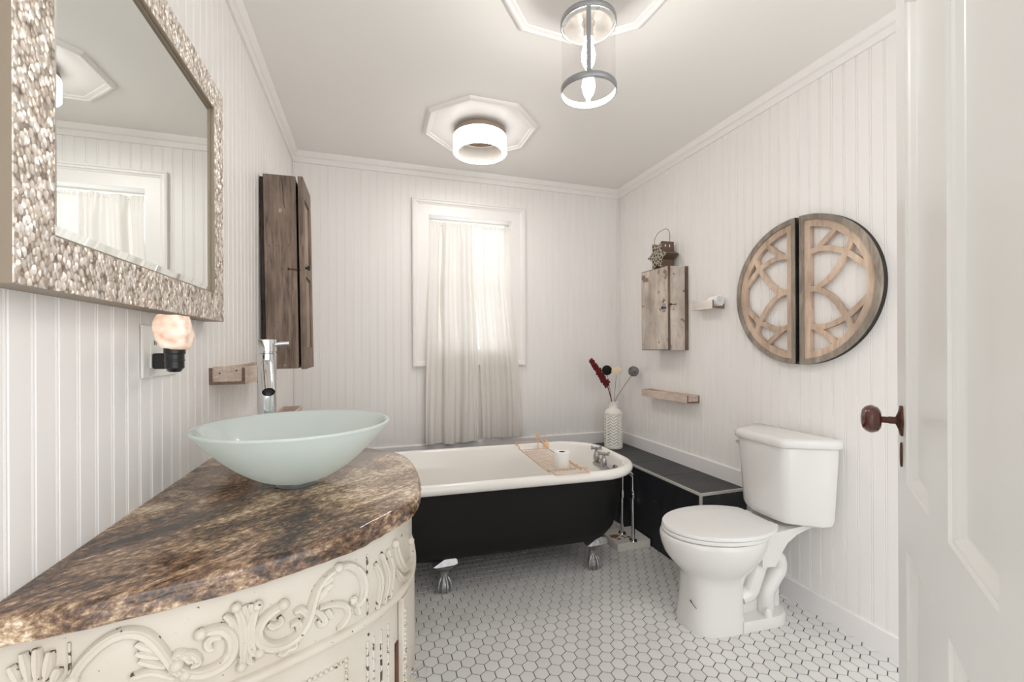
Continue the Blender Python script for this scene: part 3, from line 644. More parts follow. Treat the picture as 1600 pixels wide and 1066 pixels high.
me = bpy.data.meshes.new('salt_crystal'); bm.to_mesh(me); bm.free(); me.materials.append(M['crystal'])
me.polygons.foreach_set('use_smooth', [True]*len(me.polygons)); o = bpy.data.objects.new('salt_crystal', me); COL.objects.link(o); o.parent = sl
o['label'] = 'glowing pink salt crystal'

# ------------------------------------------------------------------ U-shaped wall shelves
def shelf(label, loc, rz, length, depth, h, m, caps=(True, True), group='wooden trough shelves on the walls'):
    """local: x out of the wall, y along it (0 = the end nearest the camera side)."""
    t = thing('trough_shelf', label, 'shelf', loc, rz, group); th = 0.009
    MB().box((0, 0, 0), (th, length, h)).build('back_board', m, t, bevel=0.0008, seg=1)
    MB().box((th, 0, 0), (depth-th, length, th)).build('bottom_board', m, t, bevel=0.0008, seg=1)
    MB().box((depth-th, 0, 0), (depth, length, h)).build('front_board', m, t, bevel=0.0008, seg=1)
    for ya, yb in ((-0.0008, 0.0006), (length-0.0006, length+0.0008)):
        mb = MB(); mb.box((0.0004, ya, 0.0004), (th, yb, h-0.0004)); mb.box((th, ya, 0.0004), (depth-th, yb, th)); mb.box((depth-th, ya, 0.0004), (depth-0.0004, yb, h-0.0004))
        mb.build('end_grain', M['shelfend'], t, smooth=0)['label'] = 'darker sawn end grain'
    for k, on in enumerate(caps):
        if not on: continue
        y0 = 0.006 if k == 0 else length-0.016
        c = MB().box((th, y0, th), (depth-th, y0+0.010, h+0.004)).build('end_cap', M['shelfwood'], t, bevel=0.0006, seg=1)
        RYm = Matrix.Rotation(pi/2, 4, 'X')
        for fx, fz in ((0.22, 0.60), (0.80, 0.78)):
            yy = y0 if k == 0 else y0+0.010
            MB().lathe([(0.0026,-0.0006),(0.0026,0.0006),(0.001,0.001)], 12, (th+fx*(depth-2*th), yy, th+fz*(h-th)), M=RYm).build('screw', M['ironbrown'], c)
    return t
shelf('pale wooden trough shelf on the left wall between mirror and faucet', (XL, 1.535, 1.080), 0, 0.46, 0.096, 0.052, M['shelfwood'])
shelf('low wooden trough shelf on the left wall, mostly hidden behind the basin', (XL, 2.24, 0.822), 0, 0.46, 0.096, 0.045, M['shelfwood'])
# on the right wall the same shelf is turned round, so its local y runs towards the camera
shelf('long wooden trough shelf on the right wall above the slate ledge', (XR, 2.612, 0.853), pi, 0.459, 0.090, 0.046, M['shelfwood'])
shelf('short whitewashed trough shelf on the right wall holding a rolled cloth', (XR, 2.135, 1.406), pi, 0.180, 0.083, 0.048, M['shelfwhite'], (True, False))
# rolled cloth lying in the short shelf
tw = thing('rolled_washcloth', 'white washcloth rolled up in the short shelf beside the round wall decor', 'washcloth', (XR-0.0405, 1.955, 1.406+0.044))
sp = []; N_ = 110
for i in range(N_+1):
    a = i/N_*2*pi*4.2; r = 0.005+0.0275*i/N_; sp.append((r*cos(a), r*sin(a)))
def ring_th(y): return [(x, y, z) for x, z in sp]
mb = MB(); inner = [(x*(1-0.004/max(0.006,(x*x+z*z)**.5)), z*(1-0.004/max(0.006,(x*x+z*z)**.5))) for x, z in sp]
poly = sp + inner[::-1]
mb.loft([[(x, 0.004*(1-((x*x+z*z)**.5)/0.034)-0.012, z) for x, z in poly], [(x, 0.055, z) for x, z in poly]], caps=False)
k = len(sp)
for yy, base in ((0, 0), (1, len(poly))):
    for i in range(k-1): mb.f.append([base+i, base+i+1, base+len(poly)-2-i, base+len(poly)-1-i]); mb.m.append(0)
mb.build('cloth_roll', M['towel'], tw, smooth=60)

# ------------------------------------------------------------------ dark cupboard on the left wall
cb = thing('weathered_wall_cupboard', 'tall narrow dark barnwood cupboard on the left wall behind the faucet', 'cupboard', (XL+0.013, 2.155, 1.100))
cb.rotation_euler = (0, radians(-0.8), 0)
cd_, cw_, ch_ = 0.146, 0.262, 0.862
mb = MB()
mb.box((0.016, 0.0, 0.0), (cd_, 0.014, ch_)); mb.build('near_side', M['barnwood'], cb, bevel=0.002)
MB().box((0.016, cw_-0.014, 0.0), (cd_, cw_, ch_)).build('far_side', M['barnwood'], cb, bevel=0.002)
MB().box((0.016, 0.014, 0.0), (cd_-0.004, cw_-0.014, 0.014)).build('bottom', M['barnwood'], cb, bevel=0.001)
MB().box((0.016, 0.014, ch_-0.014), (cd_-0.004, cw_-0.014, ch_)).build('top', M['barnwood'], cb, bevel=0.001)
mb = MB()
for a, b, x in ((0.0,0.30,0.003),(0.302,0.62,0.001),(0.622,ch_-0.012,0.002)): mb.box((x, 0.004, a), (0.0155, cw_-0.004, b))
mb.build('back_boards', M['barndark'], cb, bevel=0.002)
MB().box((0.0165, 0.0145, 0.0145), (0.02, cw_-0.0145, ch_-0.0145)).build('inner_back', M['barndark'], cb, smooth=0)
dx0, dx1 = cd_+0.010, cd_+0.031
dr = MB(); st = 0.045
dr.box((dx0, -0.006, -0.004), (dx1, st, ch_)); dr.box((dx0, cw_-st, -0.004), (dx1, cw_, ch_))
for a, b in ((-0.004,0.095),(0.42,0.485),(ch_-0.085,ch_)): dr.box((dx0, st, a), (dx1, cw_-st, b))
dro = dr.build('door', M['barnwood'], cb, bevel=0.002)
for a, b in ((0.095,0.42),(0.485,ch_-0.085)): MB().box((dx0+0.004, st-0.002, a-0.002), (dx1-0.010, cw_-st+0.002, b+0.002)).build('panel', M['barnlight'], dro, smooth=0)
kb = MB(); kb.lathe([(0.006,0),(0.005,0.008),(0.012,0.014),(0.012,0.018),(0.006,0.021),(0.001,0.0215)], 18, (dx1, 0.022, 0.455), M=Matrix.Rotation(pi/2, 4, 'Y')); kb.build('knob', M['barndark'], dro)
for zz in (0.16, 0.74): MB().box((cd_-0.001, cw_-0.012, zz), (dx0+0.001, cw_-0.003, zz+0.05)).build('hinge', M['ironbrown'], cb)
hk = MB(); hk.tube([(0.112,-0.004,0.445),(0.128,-0.006,0.443),(cd_+0.006,-0.0075,0.441),(dx0+0.006,-0.0075,0.442)], 0.0022, 8); hk.sphere((0.112,-0.002,0.445), 0.005, 10, 6)
hk.build('hook_latch', M['ironbrown'], cb)
cr = MB(); P_ = [(0.092,0.853),(0.093,0.82),(0.095,0.78),(0.097,0.745),(0.099,0.722),(0.103,0.712)]
for (a, b), (c, d) in zip(P_, P_[1:]): cr.add([(a-0.0012,-0.0006,b),(a+0.0012,-0.0006,b),(c+0.0012,-0.0006,d),(c-0.0012,-0.0006,d),(a-0.0012,0.001,b),(a+0.0012,0.001,b),(c+0.0012,0.001,d),(c-0.0012,0.001,d)], [(0,1,2,3),(4,7,6,5),(0,3,7,4),(1,5,6,2),(0,4,5,1),(2,6,7,3)])
cr.build('crack', M['barndark'], cb, smooth=0)
for x, z in ((0.036,0.545),(0.068,0.548),(0.112,0.55),(0.05,0.19),(0.13,0.36)): MB().lathe([(0.0022,-0.0004),(0.0022,0.0008),(0.001,0.001)], 8, (x, 0, z), M=Matrix.Rotation(pi/2, 4, 'X')).build('nail_head', M['barndark'], cb)

# ------------------------------------------------------------------ pale cupboard on the right wall (local x out of the wall)
rc = thing('chipped_wall_cupboard', 'small cupboard with chipped grey-beige paint hung on the right wall', 'cupboard', (XR, 2.528, 1.172), pi)
rd, rw, rh = 0.128, 0.276, 0.522
MB().box((0.0, -0.002, 0.0), (0.020, rw+0.008, rh+0.002)).build('back_board', M['chippydark'], rc, bevel=0.002)
MB().box((0.020, rw-0.013, 0.0), (rd, rw, rh)).build('near_side', M['chippy'], rc, bevel=0.0015)
MB().box((0.020, 0.0, 0.0), (rd, 0.013, rh)).build('far_side', M['chippy'], rc, bevel=0.0015)
MB().box((0.020, 0.013, 0.0), (rd-0.002, rw-0.013, 0.013)).build('bottom', M['chippy'], rc, smooth=0)
MB().box((0.020, 0.013, rh-0.013), (rd-0.002, rw-0.013, rh)).build('top', M['chippy'], rc, smooth=0)
mb = MB().box((rd+0.0030, -0.002, 0.0), (rd+0.016, rw, rh+0.003), 1); mb.box((rd+0.0155, 0.003, 0.004), (rd+0.0175, rw-0.005, rh-0.002), 0)
dro = mb.build('door', [M['chippy'], M['chippydark']], rc, bevel=0.002)
n = 36; a_ = []
for k in range(n):
    t = 2*pi*k/n; a_.append(((0.020+0.004*cos(6*t))*cos(t), (0.027+0.004*cos(6*t))*sin(t)))
mb = MB(); cy, cz = rw-0.040, 0.265
mb.loft([[(rd+0.0165, cy+y, cz+z) for y, z in a_], [(rd+0.0195, cy+y, cz+z) for y, z in a_]]); mb.build('lock_plate', M['steel'], dro)
mb = MB(); mb.lathe([(0.004,0),(0.004,0.008),(0.009,0.012),(0.009,0.017),(0.003,0.020)], 16, (rd+0.019, cy+0.004, cz), M=Matrix.Rotation(pi/2, 4, 'Y')); mb.build('knob', M['ironbrown'], dro)
mb = MB(); mb.lathe([(0.004,0),(0.004,0.006),(0.007,0.009),(0.006,0.013),(0.002,0.015)], 14, (rd+0.006, rw+0.001, 0.283), M=Matrix.Rotation(-pi/2, 4, 'X'))
mb.tube([(rd+0.012, rw+0.006, 0.283), (rd-0.03, rw+0.003, 0.284), (rd-0.045, rw+0.001, 0.287)], 0.002, 6); mb.build('turn_latch', M['ironbrown'], rc)
for x, z in ((0.105,0.26),(0.055,0.262),(0.105,0.15),(0.04,0.14)): MB().lathe([(0.002,-0.0004),(0.002,0.0009),(0.001,0.001)], 8, (x, rw, z), M=Matrix.Rotation(-pi/2, 4, 'X')).build('nail_head', M['barndark'], rc)

# star lantern on top (local x out of the wall)
sr = thing('tin_star_lantern', 'brown tin star lantern with woven face standing on the pale cupboard', 'star ornament', (XR-0.020, 2.405, 1.172+rh+0.0035), pi)
R1 = 0.101; hx = []
for k in range(12):
    a = k*pi/6; r = R1 if k % 2 == 0 else R1/sqrt(3); hx.append((r*cos(a), r*sin(a)))
zc = R1*sin(pi/3)
dpt = 0.092
mb = MB(); mb.loft([[(0, y, zc+z) for y, z in hx], [(dpt, y, zc+z) for y, z in hx]], caps=False)
mb.loft([[(0.001, y*0.96, zc+z*0.96) for y, z in hx], [(dpt-0.001, y*0.96, zc+z*0.96) for y, z in hx]], caps=False)
mb.build('star_walls', M['tinbrown'], sr, smooth=0)
MB().loft([[(dpt-0.004, y*0.985, zc+z*0.985) for y, z in hx], [(dpt+0.001, y*0.985, zc+z*0.985) for y, z in hx]]).build('woven_face', M['lattice'], sr, smooth=0)['label'] = 'open woven metal star face'
mb = MB()
mb.tube(catmull([(0.075,-0.045,2*zc-0.01),(0.072,-0.05,2*zc+0.035),(0.06,-0.02,2*zc+0.075),(0.045,0.035,2*zc+0.085),(0.035,0.055,2*zc+0.05),(0.032,0.048,2*zc-0.008)], 6), 0.0016, 6)
mb.build('wire_handle', M['ironbrown'], sr)
for x in (0.03, 0.062): MB().box((x, 0.0503, 2*zc-0.035), (x+0.007, 0.0512, 2*zc-0.020)).build('punched_hole', M['whiteplastic'], sr, smooth=0)

# ------------------------------------------------------------------ round window decor in two halves (right wall)
def half_round(label, sgn):
    """sgn=+1: the half nearer the camera. local x out of the wall, y along it, z up."""
    t = thing('half_round_window_decor', label, 'wall decor', (XR, 1.489 - sgn*0.010, 1.446), pi, 'round wall decor in two halves')
    Rr = 0.337; n = 48
    arc = lambda r, a0=-pi/2, a1=pi/2: [(sgn*r*cos(a0+(a1-a0)*k/n), r*sin(a0+(a1-a0)*k/n)) for k in range(n+1)]
    def ring(r0, r1, x0, x1, name, m, inset=0.0):
        o, i = arc(r1), arc(r0)
        o = [(y if abs(y) > inset else sgn*inset, z) for y, z in o]
        mb = MB(); poly = o + i[::-1]
        a = [(x0, y, z) for y, z in poly]; b = [(x1, y, z) for y, z in poly]; N = len(poly); mb.add(a+b, [])
        for q in range(n):
            for base in (0, N): mb.f.append([base+q, base+q+1, base+N-2-q, base+N-1-q]); mb.m.append(0)
        for q in range(N): mb.f.append([q, (q+1) % N, N+(q+1) % N, N+q]); mb.m.append(0)
        return mb.build(name, m, t, smooth=30)
    ring(Rr-0.004, Rr, 0.0, 0.022, 'outer_edge', M['decorblack'])['label'] = 'blackened outer edge'
    ring(Rr-0.024, Rr-0.0005, 0.022, 0.034, 'rim', M['decorgrey'])['label'] = 'grey weathered rim'
    ring(Rr-0.054, Rr-0.023, 0.006, 0.028, 'inner_arch', M['decorwood'])
    MB().box((0.0, 0.0, -Rr+0.0005), (0.0346, sgn*0.020, Rr-0.0005)).build('straight_edge', M['decorgrey'], t, bevel=0.001)
    MB().box((0.0005, -sgn*0.0015, -Rr+0.012), (0.033, sgn*0.0005, Rr-0.012)).build('sawn_face', M['decorblack'], t, smooth=0)
    hz = sqrt((Rr-0.026)**2-0.045**2)
    MB().box((0.0055, sgn*0.0195, -hz), (0.0284, sgn*0.046, hz)).build('stile', M['decorwood'], t, bevel=0.001)
    arcs = [[(0.03,0.158),(0.075,0.176),(0.125,0.215),(0.182,0.268)], [(0.03,0.166),(0.10,0.170),(0.160,0.153),(0.212,0.124),(0.290,0.052)],
            [(0.03,-0.006),(0.09,0.010),(0.148,0.056),(0.198,0.130),(0.236,0.210)]]
    for i, ar in enumerate(arcs):
        for s in (1, -1):
            P = catmull([Vector((sgn*y, s*z, 0)) for y, z in ar], 8); L1, L2 = [], []
            for q, p in enumerate(P):
                d = (P[min(q+1, len(P)-1)] - P[max(q-1, 0)]).normalized(); nn = Vector((-d.y, d.x, 0))*0.0112
                L1.append(p+nn); L2.append(p-nn)
            x0, x1 = 0.009+0.0006*i, 0.0255+0.0006*i+(0.0003 if s > 0 else 0)
            loops = [[(x0,a.x,a.y),(x1,a.x,a.y),(x1,b.x,b.y),(x0,b.x,b.y)] for a, b in zip(L1, L2)]
            MB().loft(loops).build('lattice_arc', M['decorwood'], t, smooth=30)
    return t
half_round('half-round lattice window decor, the left half next to the short shelf', -1)
half_round('half-round lattice window decor, the right half nearer the open door', +1)

# ------------------------------------------------------------------ demilune vanity
VY = 1.2
HALF = [(-.466,.700),(-.44,.704),(-.347,.716),(-.2,.752),(-.10,.797),(-.013,.848),(.04,.900),(.077,.950),(.104,1.02),(.117,1.10),(.121,1.20)]
FULL = HALF + [(x, 2*VY-y) for x, y in HALF[-2::-1]]
CPROF = [(p.x, p.y) for p in catmull([(x, y, 0) for x, y in FULL], 8)]
VPROF = [(XL+(x+.466)*.965, VY+(y-VY)*.96) for x, y in CPROF]
VS = [0.0]
for a, b in zip(VPROF, VPROF[1:]): VS.append(VS[-1]+math.dist(a, b))
VLEN = VS[-1]
VN = []
for i in range(len(VPROF)):
    a, b = VPROF[max(i-1, 0)], VPROF[min(i+1, len(VPROF)-1)]; d = Vector((b[0]-a[0], b[1]-a[1], 0)).normalized(); VN.append(Vector((d.y, -d.x, 0)))
def vpt(s, off, z):
    s = max(0, min(VLEN-1e-6, s)); i = 0
    lo, hi = 0, len(VS)-1
    while hi-lo > 1:
        m_ = (lo+hi)//2
        if VS[m_] <= s: lo = m_
        else: hi = m_
    t = (s-VS[lo])/(VS[hi]-VS[lo]); a, b = VPROF[lo], VPROF[hi]
    n_ = (VN[lo]*(1-t)+VN[hi]*t).normalized()
    p = Vector((a[0]+(b[0]-a[0])*t, a[1]+(b[1]-a[1])*t, z)) + n_*off; p.x = max(p.x, XL+0.003)
    return p - VB
VB = Vector((-0.2, VY, 0))
vt = thing('demilune_vanity', 'half-round cream vanity with carved scrolls and worn paint under the stone top', 'vanity', VB)
def vloop(off, z, s0=0.0, s1=None, n=120):
    s1 = VLEN if s1 is None else s1
    return [vpt(s0+(s1-s0)*i/n, off, z) for i in range(n+1)]
def vband(mb, prof, s0=0.0, s1=None, n=120, mi=0):
    """Solid strip: prof is a list of (offset, z) outline points swept along the front."""
    s1 = VLEN if s1 is None else s1
    loops = [[vpt(s0+(s1-s0)*i/n, o, z) for o, z in prof] for i in range(n+1)]
    mb.loft(loops, mi)
def back(P): return [Vector((XL+0.002-VB.x, P[-1].y, P[-1].z)), Vector((XL+0.002-VB.x, P[0].y, P[0].z))]
ZT = 0.8185
mb = MB()
loops = []
for off, z in ((-0.010,0.0),(-0.010,0.658),(-0.004,0.662),(-0.002,0.672),(-0.002,ZT-0.001)):
    L_ = vloop(off, z); loops.append(L_ + back(L_))
mb.loft(loops); mb.build('body', M['distress'], vt, smooth=30)
CARVE = [
  ('carve', 0.0052, [(0.2715, 0.7891), (0.2782, 0.7666), (0.2804, 0.7416), (0.2803, 0.7148), (0.278, 0.6944)]),
  ('carve', 0.0042, [(0.2818, 0.788), (0.2852, 0.7665), (0.2844, 0.7399), (0.2838, 0.7132), (0.2814, 0.6901)]),
  ('carve', 0.0055, [(0.3006, 0.7808), (0.2933, 0.7633), (0.2897, 0.7377), (0.2931, 0.7118), (0.3027, 0.7047)]),
  ('carve', 0.0042, [(0.2911, 0.7872), (0.2886, 0.7625), (0.2873, 0.7306), (0.2884, 0.7004), (0.2954, 0.693)]),
  ('carve', 0.0042, [(0.257, 0.7824), (0.2658, 0.7686), (0.2714, 0.7453), (0.2747, 0.7226)]),
  ('carve', 0.0062, [(0.227, 0.7647), (0.2397, 0.7652), (0.2548, 0.7609), (0.2657, 0.7449), (0.2668, 0.7259), (0.259, 0.7107), (0.2416, 0.7049), (0.2248, 0.7067), (0.2084, 0.7158), (0.1984, 0.7297)]),
  ('carve', 0.0042, [(0.2525, 0.75), (0.2428, 0.7537), (0.2354, 0.7487), (0.2375, 0.7389), (0.2428, 0.7381)]),
  ('carve', 0.0042, [(0.1945, 0.7362), (0.1984, 0.7447), (0.2075, 0.7414), (0.2125, 0.7319), (0.2186, 0.7257)]),
  ('carve', 0.0062, [(0.3382, 0.7669), (0.3201, 0.7619), (0.3053, 0.7502), (0.3004, 0.7331), (0.31, 0.7136), (0.3301, 0.7014), (0.3512, 0.7012), (0.3677, 0.7108), (0.3791, 0.7291), (0.3878, 0.7579), (0.3967, 0.7753), (0.4119, 0.7875), (0.4308, 0.794)]),
  ('carve', 0.0042, [(0.4196, 0.7814), (0.3967, 0.7723)]),
  ('carve', 0.0042, [(0.418, 0.7698), (0.3937, 0.7585)]),
  ('carve', 0.0042, [(0.4087, 0.7614), (0.3907, 0.7508)]),
  ('carve', 0.0042, [(0.3151, 0.7459), (0.3226, 0.7371), (0.3341, 0.739), (0.3316, 0.75)]),
  ('carve', 0.0042, [(0.3486, 0.7282), (0.3595, 0.7276), (0.3622, 0.7148), (0.3567, 0.713)]),
  ('carve', 0.0042, [(0.3541, 0.7459), (0.3651, 0.7469), (0.3748, 0.7339), (0.372, 0.7278)]),
  ('carve', 0.0042, [(0.3848, 0.7384), (0.3995, 0.723), (0.4054, 0.7083), (0.3964, 0.7079), (0.392, 0.7159)]),
  ('carve', 0.0042, [(0.3965, 0.7363), (0.421, 0.7317), (0.4437, 0.7185), (0.4487, 0.7004), (0.4369, 0.6872), (0.4271, 0.6858)]),
  ('carve', 0.0042, [(0.4085, 0.7281), (0.4177, 0.7087)]),
  ('carve', 0.0042, [(0.3301, 0.6916), (0.3378, 0.6863), (0.3458, 0.6895), (0.3566, 0.6899), (0.3526, 0.7019)]),
  ('carve', 0.0055, [(0.4308, 0.794), (0.4508, 0.7894), (0.4723, 0.7694), (0.4832, 0.7419), (0.4798, 0.7174), (0.4664, 0.7109), (0.4593, 0.7223)]),
  ('carve', 0.0042, [(0.4664, 0.7077), (0.4701, 0.6898)]),
  ('carve', 0.0055, [(0.0876, 0.7497), (0.0971, 0.7682), (0.1164, 0.7874), (0.1389, 0.7948), (0.1623, 0.7851), (0.1803, 0.7576), (0.1956, 0.7244), (0.2083, 0.7115)]),
  ('carve', 0.0042, [(0.1534, 0.7767), (0.1742, 0.7598)]),
  ('carve', 0.0042, [(0.1533, 0.7634), (0.1818, 0.7473)]),
  ('carve', 0.0042, [(0.1562, 0.7516), (0.1863, 0.7319)]),
  ('carve', 0.0042, [(0.1909, 0.7183), (0.1988, 0.735), (0.2148, 0.7389), (0.2245, 0.7231), (0.2147, 0.7209)]),
  ('carve', 0.0042, [(0.1474, 0.7314), (0.1711, 0.73), (0.1956, 0.7125)]),
  ('carve', 0.0042, [(0.029, 0.7855), (0.0365, 0.7641)]),
  ('carve', 0.0042, [(0.0404, 0.7995), (0.0462, 0.7628)]),
  ('carve', 0.0042, [(0.0533, 0.8012), (0.054, 0.7605)]),
  ('carve', 0.0042, [(0.0664, 0.7939), (0.0618, 0.758)]),
  ('carve', 0.0042, [(0.0743, 0.7702), (0.0689, 0.754)]),
  ('carve', 0.0042, [(0.512, 0.7687), (0.5289, 0.7231), (0.5168, 0.6756)]),
  ('carve', 0.0042, [(0.5277, 0.7805), (0.5495, 0.724), (0.5367, 0.6755)]),
  ('carve', 0.0042, [(0.5473, 0.7775), (0.5628, 0.7288), (0.5535, 0.6776)]),
  ('carve', 0.006, [(0.5727, 0.7807), (0.5854, 0.7465), (0.6174, 0.7075), (0.6789, 0.7018), (0.6624, 0.7471)]),
  ('carve', 0.0042, [(0.5774, 0.7216), (0.609, 0.6881), (0.678, 0.6706)]),
  ('groove', 0.0018, [(0.0843, 0.7994), (0.0849, 0.7488)]),
  ('groove', 0.0018, [(0.4922, 0.7931), (0.4929, 0.6755)]),
  ('flute', 0.0028, [(0.5165, 0.6329), (0.5159, 0.5344)]),
  ('flute', 0.0028, [(0.5381, 0.6283), (0.5374, 0.5194)]),
  ('flute', 0.0028, [(0.5602, 0.6236), (0.5593, 0.5038)]),
  ('flute', 0.0028, [(0.4996, 0.635), (0.499, 0.5461)]),
  ('mould', 0.008, [(0.1832, 0.7116), (0.2832, 0.7239), (0.3632, 0.7116), (0.4609, 0.687), (0.5286, 0.6745), (0.6013, 0.6571)]),
  ('bead', 0.004, [(0.3967, 0.6082), (0.4467, 0.6143), (0.4492, 0.578)]),
]
mould = [c for c in CARVE if c[0] == 'mould'][0][2]
CVS = [MB(), MB()]; gv = MB(); fl = MB()
for typ, rad, P in CARVE:
    for mirrored in (False, True):
        Q = [(VLEN-s, z) for s, z in P] if mirrored else P
        cv = CVS[1 if mirrored else 0]
        if typ == 'carve':
            C_ = catmull([(s, z, 0) for s, z in Q], 5); N_ = len(C_)
            loops = []
            for i, p in enumerate(C_):
                d = C_[min(i+1, N_-1)] - C_[max(i-1, 0)]; d = d.normalized() if d.length > 1e-6 else Vector((1,0,0))
                q = Vector((-d.y, d.x, 0)); w2 = rad*1.45*(0.45+0.7*sin(pi*min(1, 0.14+0.80*i/(N_-1)))); h2 = rad*1.15
                loops.append([vpt(p.x+q.x*w2*cx, h2*hx, p.y+q.y*w2*cx) for cx, hx in ((-1,-0.5),(-0.95,0.25),(-0.62,0.85),(-0.15,0.75),(0.0,0.62),(0.15,0.8),(0.6,1.0),(0.95,0.3),(1,-0.5))])
            cv.loft(loops)
            for e in (0, -1):
                if rad > 0.0043: cv.sphere(vpt(C_[e].x, 0.002, C_[e].y), rad*1.5, 12, 8)
        elif typ == 'groove': MB().tube([vpt(s, -0.0008, z) for s, z in Q], rad, 6).build('frieze_bead', M['distress'], vt, smooth=60)
        elif typ == 'flute': MB().tube([vpt(Q[0][0], -0.0085, 0.62), vpt(Q[0][0], -0.0085, 0.10)], rad, 8).build('pilaster_flute', M['distress'], vt, smooth=60)
for cv in CVS: cv.build('carved_scrollwork', M['distress'], vt, smooth=60)
mb = MB()
for mirrored in (False, True):
    Q = [(0.004, 0.667), (0.2, 0.667), (0.4, 0.668), (0.55, 0.666), (0.68, 0.664), (VLEN/2, 0.664)]
    if mirrored: Q = [(VLEN-s, z) for s, z in Q]
    C_ = catmull([(s, z, 0) for s, z in Q], 8)
    mb.loft([[vpt(p.x, o, p.y+dz) for o, dz in ((-0.012,-0.012),(-0.004,-0.012),(0.002,-0.007),(0.0075,-0.004),(0.0085,0.001),(0.005,0.006),(0.001,0.008),(-0.006,0.010))] for p in C_])
mb.build('waist_moulding', M['distress'], vt, smooth=50)
for k, (a, b) in enumerate(((0.50, 0.586), (VLEN-0.586, VLEN-0.50), (0.012, 0.078), (VLEN-0.078, VLEN-0.012))):
    mb = MB(); top = 0.657 if k < 2 else 0.657
    vband(mb, [(-0.011,0.02),(-0.0085,0.02),(-0.0085,top),(-0.011,top)], a, b, 14); mb.build('pilaster', M['distress'], vt, smooth=30, bevel=0.001)
for a in (0.0, 1.0):
    s0, s1 = (0.115, 0.45) if a == 0 else (VLEN-0.45, VLEN-0.115)
    bd = MB(); z0, z1 = 0.14, 0.612; L_ = s1-s0
    nb = int(L_/0.0095); nz = int((z1-z0)/0.0095)
    for i in range(nb+1):
        for z in (z0, z1): bd.sphere(vpt(s0+L_*i/nb, -0.0095, z), 0.0044, 7, 5)
    for j in range(1, nz):
        for s in (s0, s1): bd.sphere(vpt(s, -0.0095, z0+(z1-z0)*j/nz), 0.0044, 7, 5)
    bd.build('beaded_panel_border', M['distress'], vt, smooth=60)
ds0, ds1 = 0.603, VLEN-0.600
vd = MB(); vband(vd, [(-0.009,0.04),(0.004,0.04),(0.004,0.650),(-0.009,0.650)], ds0, ds1, 40)
vdo = vd.build('door', M['distress'], vt, smooth=30, bevel=0.002)
for s in (ds0+0.006, ds1-0.006):
    bd = MB()
    for j in range(58): bd.sphere(vpt(s, 0.0045, 0.05+j*0.010), 0.0048, 7, 5)
    bd.build('bead_rope', M['distress'], vdo, smooth=60)
mb = MB(); vband(mb, [(-0.0105,0.04),(-0.0075,0.04),(-0.0070,0.56),(-0.0105,0.56)], ds0-0.016, ds0-0.002, 4)
mb.build('bare_door_gap', M['innerwood'], vt, smooth=0)['label'] = 'bare brown wood beside the door'
kp = vpt(0.655, 0.004, 0.452); kn_ = (vpt(0.655, 0.02, 0.452)-vpt(0.655, 0.0, 0.452)).normalized()
ang = atan2(kn_.y, kn_.x); KM = Matrix.Rotation(ang, 4, 'Z') @ Matrix.Rotation(pi/2, 4, 'Y')
mb = MB(); mb.lathe([(0.010,0),(0.010,0.003),(0.006,0.005),(0.006,0.010),(0.009,0.012),(0.001,0.012)], 20, kp, M=KM); mb.build('knob_collar', M['chrome'], vdo)
mb = MB(); mb.lathe([(0.006,0.0115),(0.011,0.015),(0.0165,0.022),(0.0165,0.028),(0.011,0.035),(0.001,0.036)], 8, kp, M=KM)
ko = mb.build('glass_knob', M['glass'], vdo, smooth=0); ko['label'] = 'faceted clear glass knob'

# stone top
CB = Vector((-0.2, VY, ZT))
t_ = 0.0385
mb = MB(); loops = []
CN = []
for i in range(len(CPROF)):
    a, b = CPROF[max(i-1, 0)], CPROF[min(i+1, len(CPROF)-1)]; d = Vector((b[0]-a[0], b[1]-a[1], 0)).normalized(); CN.append(Vector((d.y, -d.x, 0)))
step = [0.006*(sm(0.30, 0.315, i/len(CPROF))-1)*0 for i in range(len(CPROF))]
for o, z in ((-0.006,0.0),(-0.001,0.003),(0.0,0.008),(-0.002,0.016),(0.001,0.024),(-0.001,0.031),(-0.005,0.0365),(-0.011,t_)):
    P_ = []
    for i, (p, n_) in enumerate(zip(CPROF, CN)):
        f_ = i/(len(CPROF)-1); f_ = min(f_, 1-f_)
        kink = 0.006*sm(0.25, 0.262, f_)*sm(0.36, 0.33, f_)
        wob = 0.0008*sin(i*1.7+z*300)
        P_.append(Vector((p[0], p[1], z)) + n_*(o-kink+wob) - Vector((CB.x, CB.y, 0)))
    P_ += [Vector((XL+0.001-CB.x, P_[-1].y, z)), Vector((XL+0.001-CB.x, P_[0].y, z))]
    loops.append(P_)
mb.loft(loops)
ct = mb.build('stone_countertop', M['granite'], smooth=40, loc=CB)
tag(ct, 'polished brown granite half-round top on the cream vanity', 'countertop')

# vessel basin
CTZ = ZT + t_
BX, BY = -0.1715, 1.175
bs = thing('vessel_basin', 'frosted pale green glass bowl basin standing on the granite top', 'basin', (BX, BY, CTZ))
mb = MB(); mb.lathe([(0.001,0.0),(0.046,0.0),(0.047,0.004),(0.042,0.010),(0.042,0.013),(0.001,0.013)], 40); mb.build('mounting_ring', M['steel'], bs)
po = [(0.001,0.013),(0.045,0.0135),(0.075,0.022),(0.105,0.038),(0.135,0.060),(0.163,0.086),(0.188,0.113),(0.2085,0.139),(0.2165,0.1475)]
pi_ = [(0.2165,0.151),(0.213,0.1525),(0.2045,0.1475),(0.182,0.1205),(0.157,0.094),(0.130,0.069),(0.101,0.0475),(0.073,0.032),(0.045,0.0245),(0.001,0.0235)]
mb = MB(); mb.lathe([(p.x, p.z) for p in catmull([(r, 0, z) for r, z in po], 3)] + [(p.x, p.z) for p in catmull([(r, 0, z) for r, z in pi_], 3)], 96)
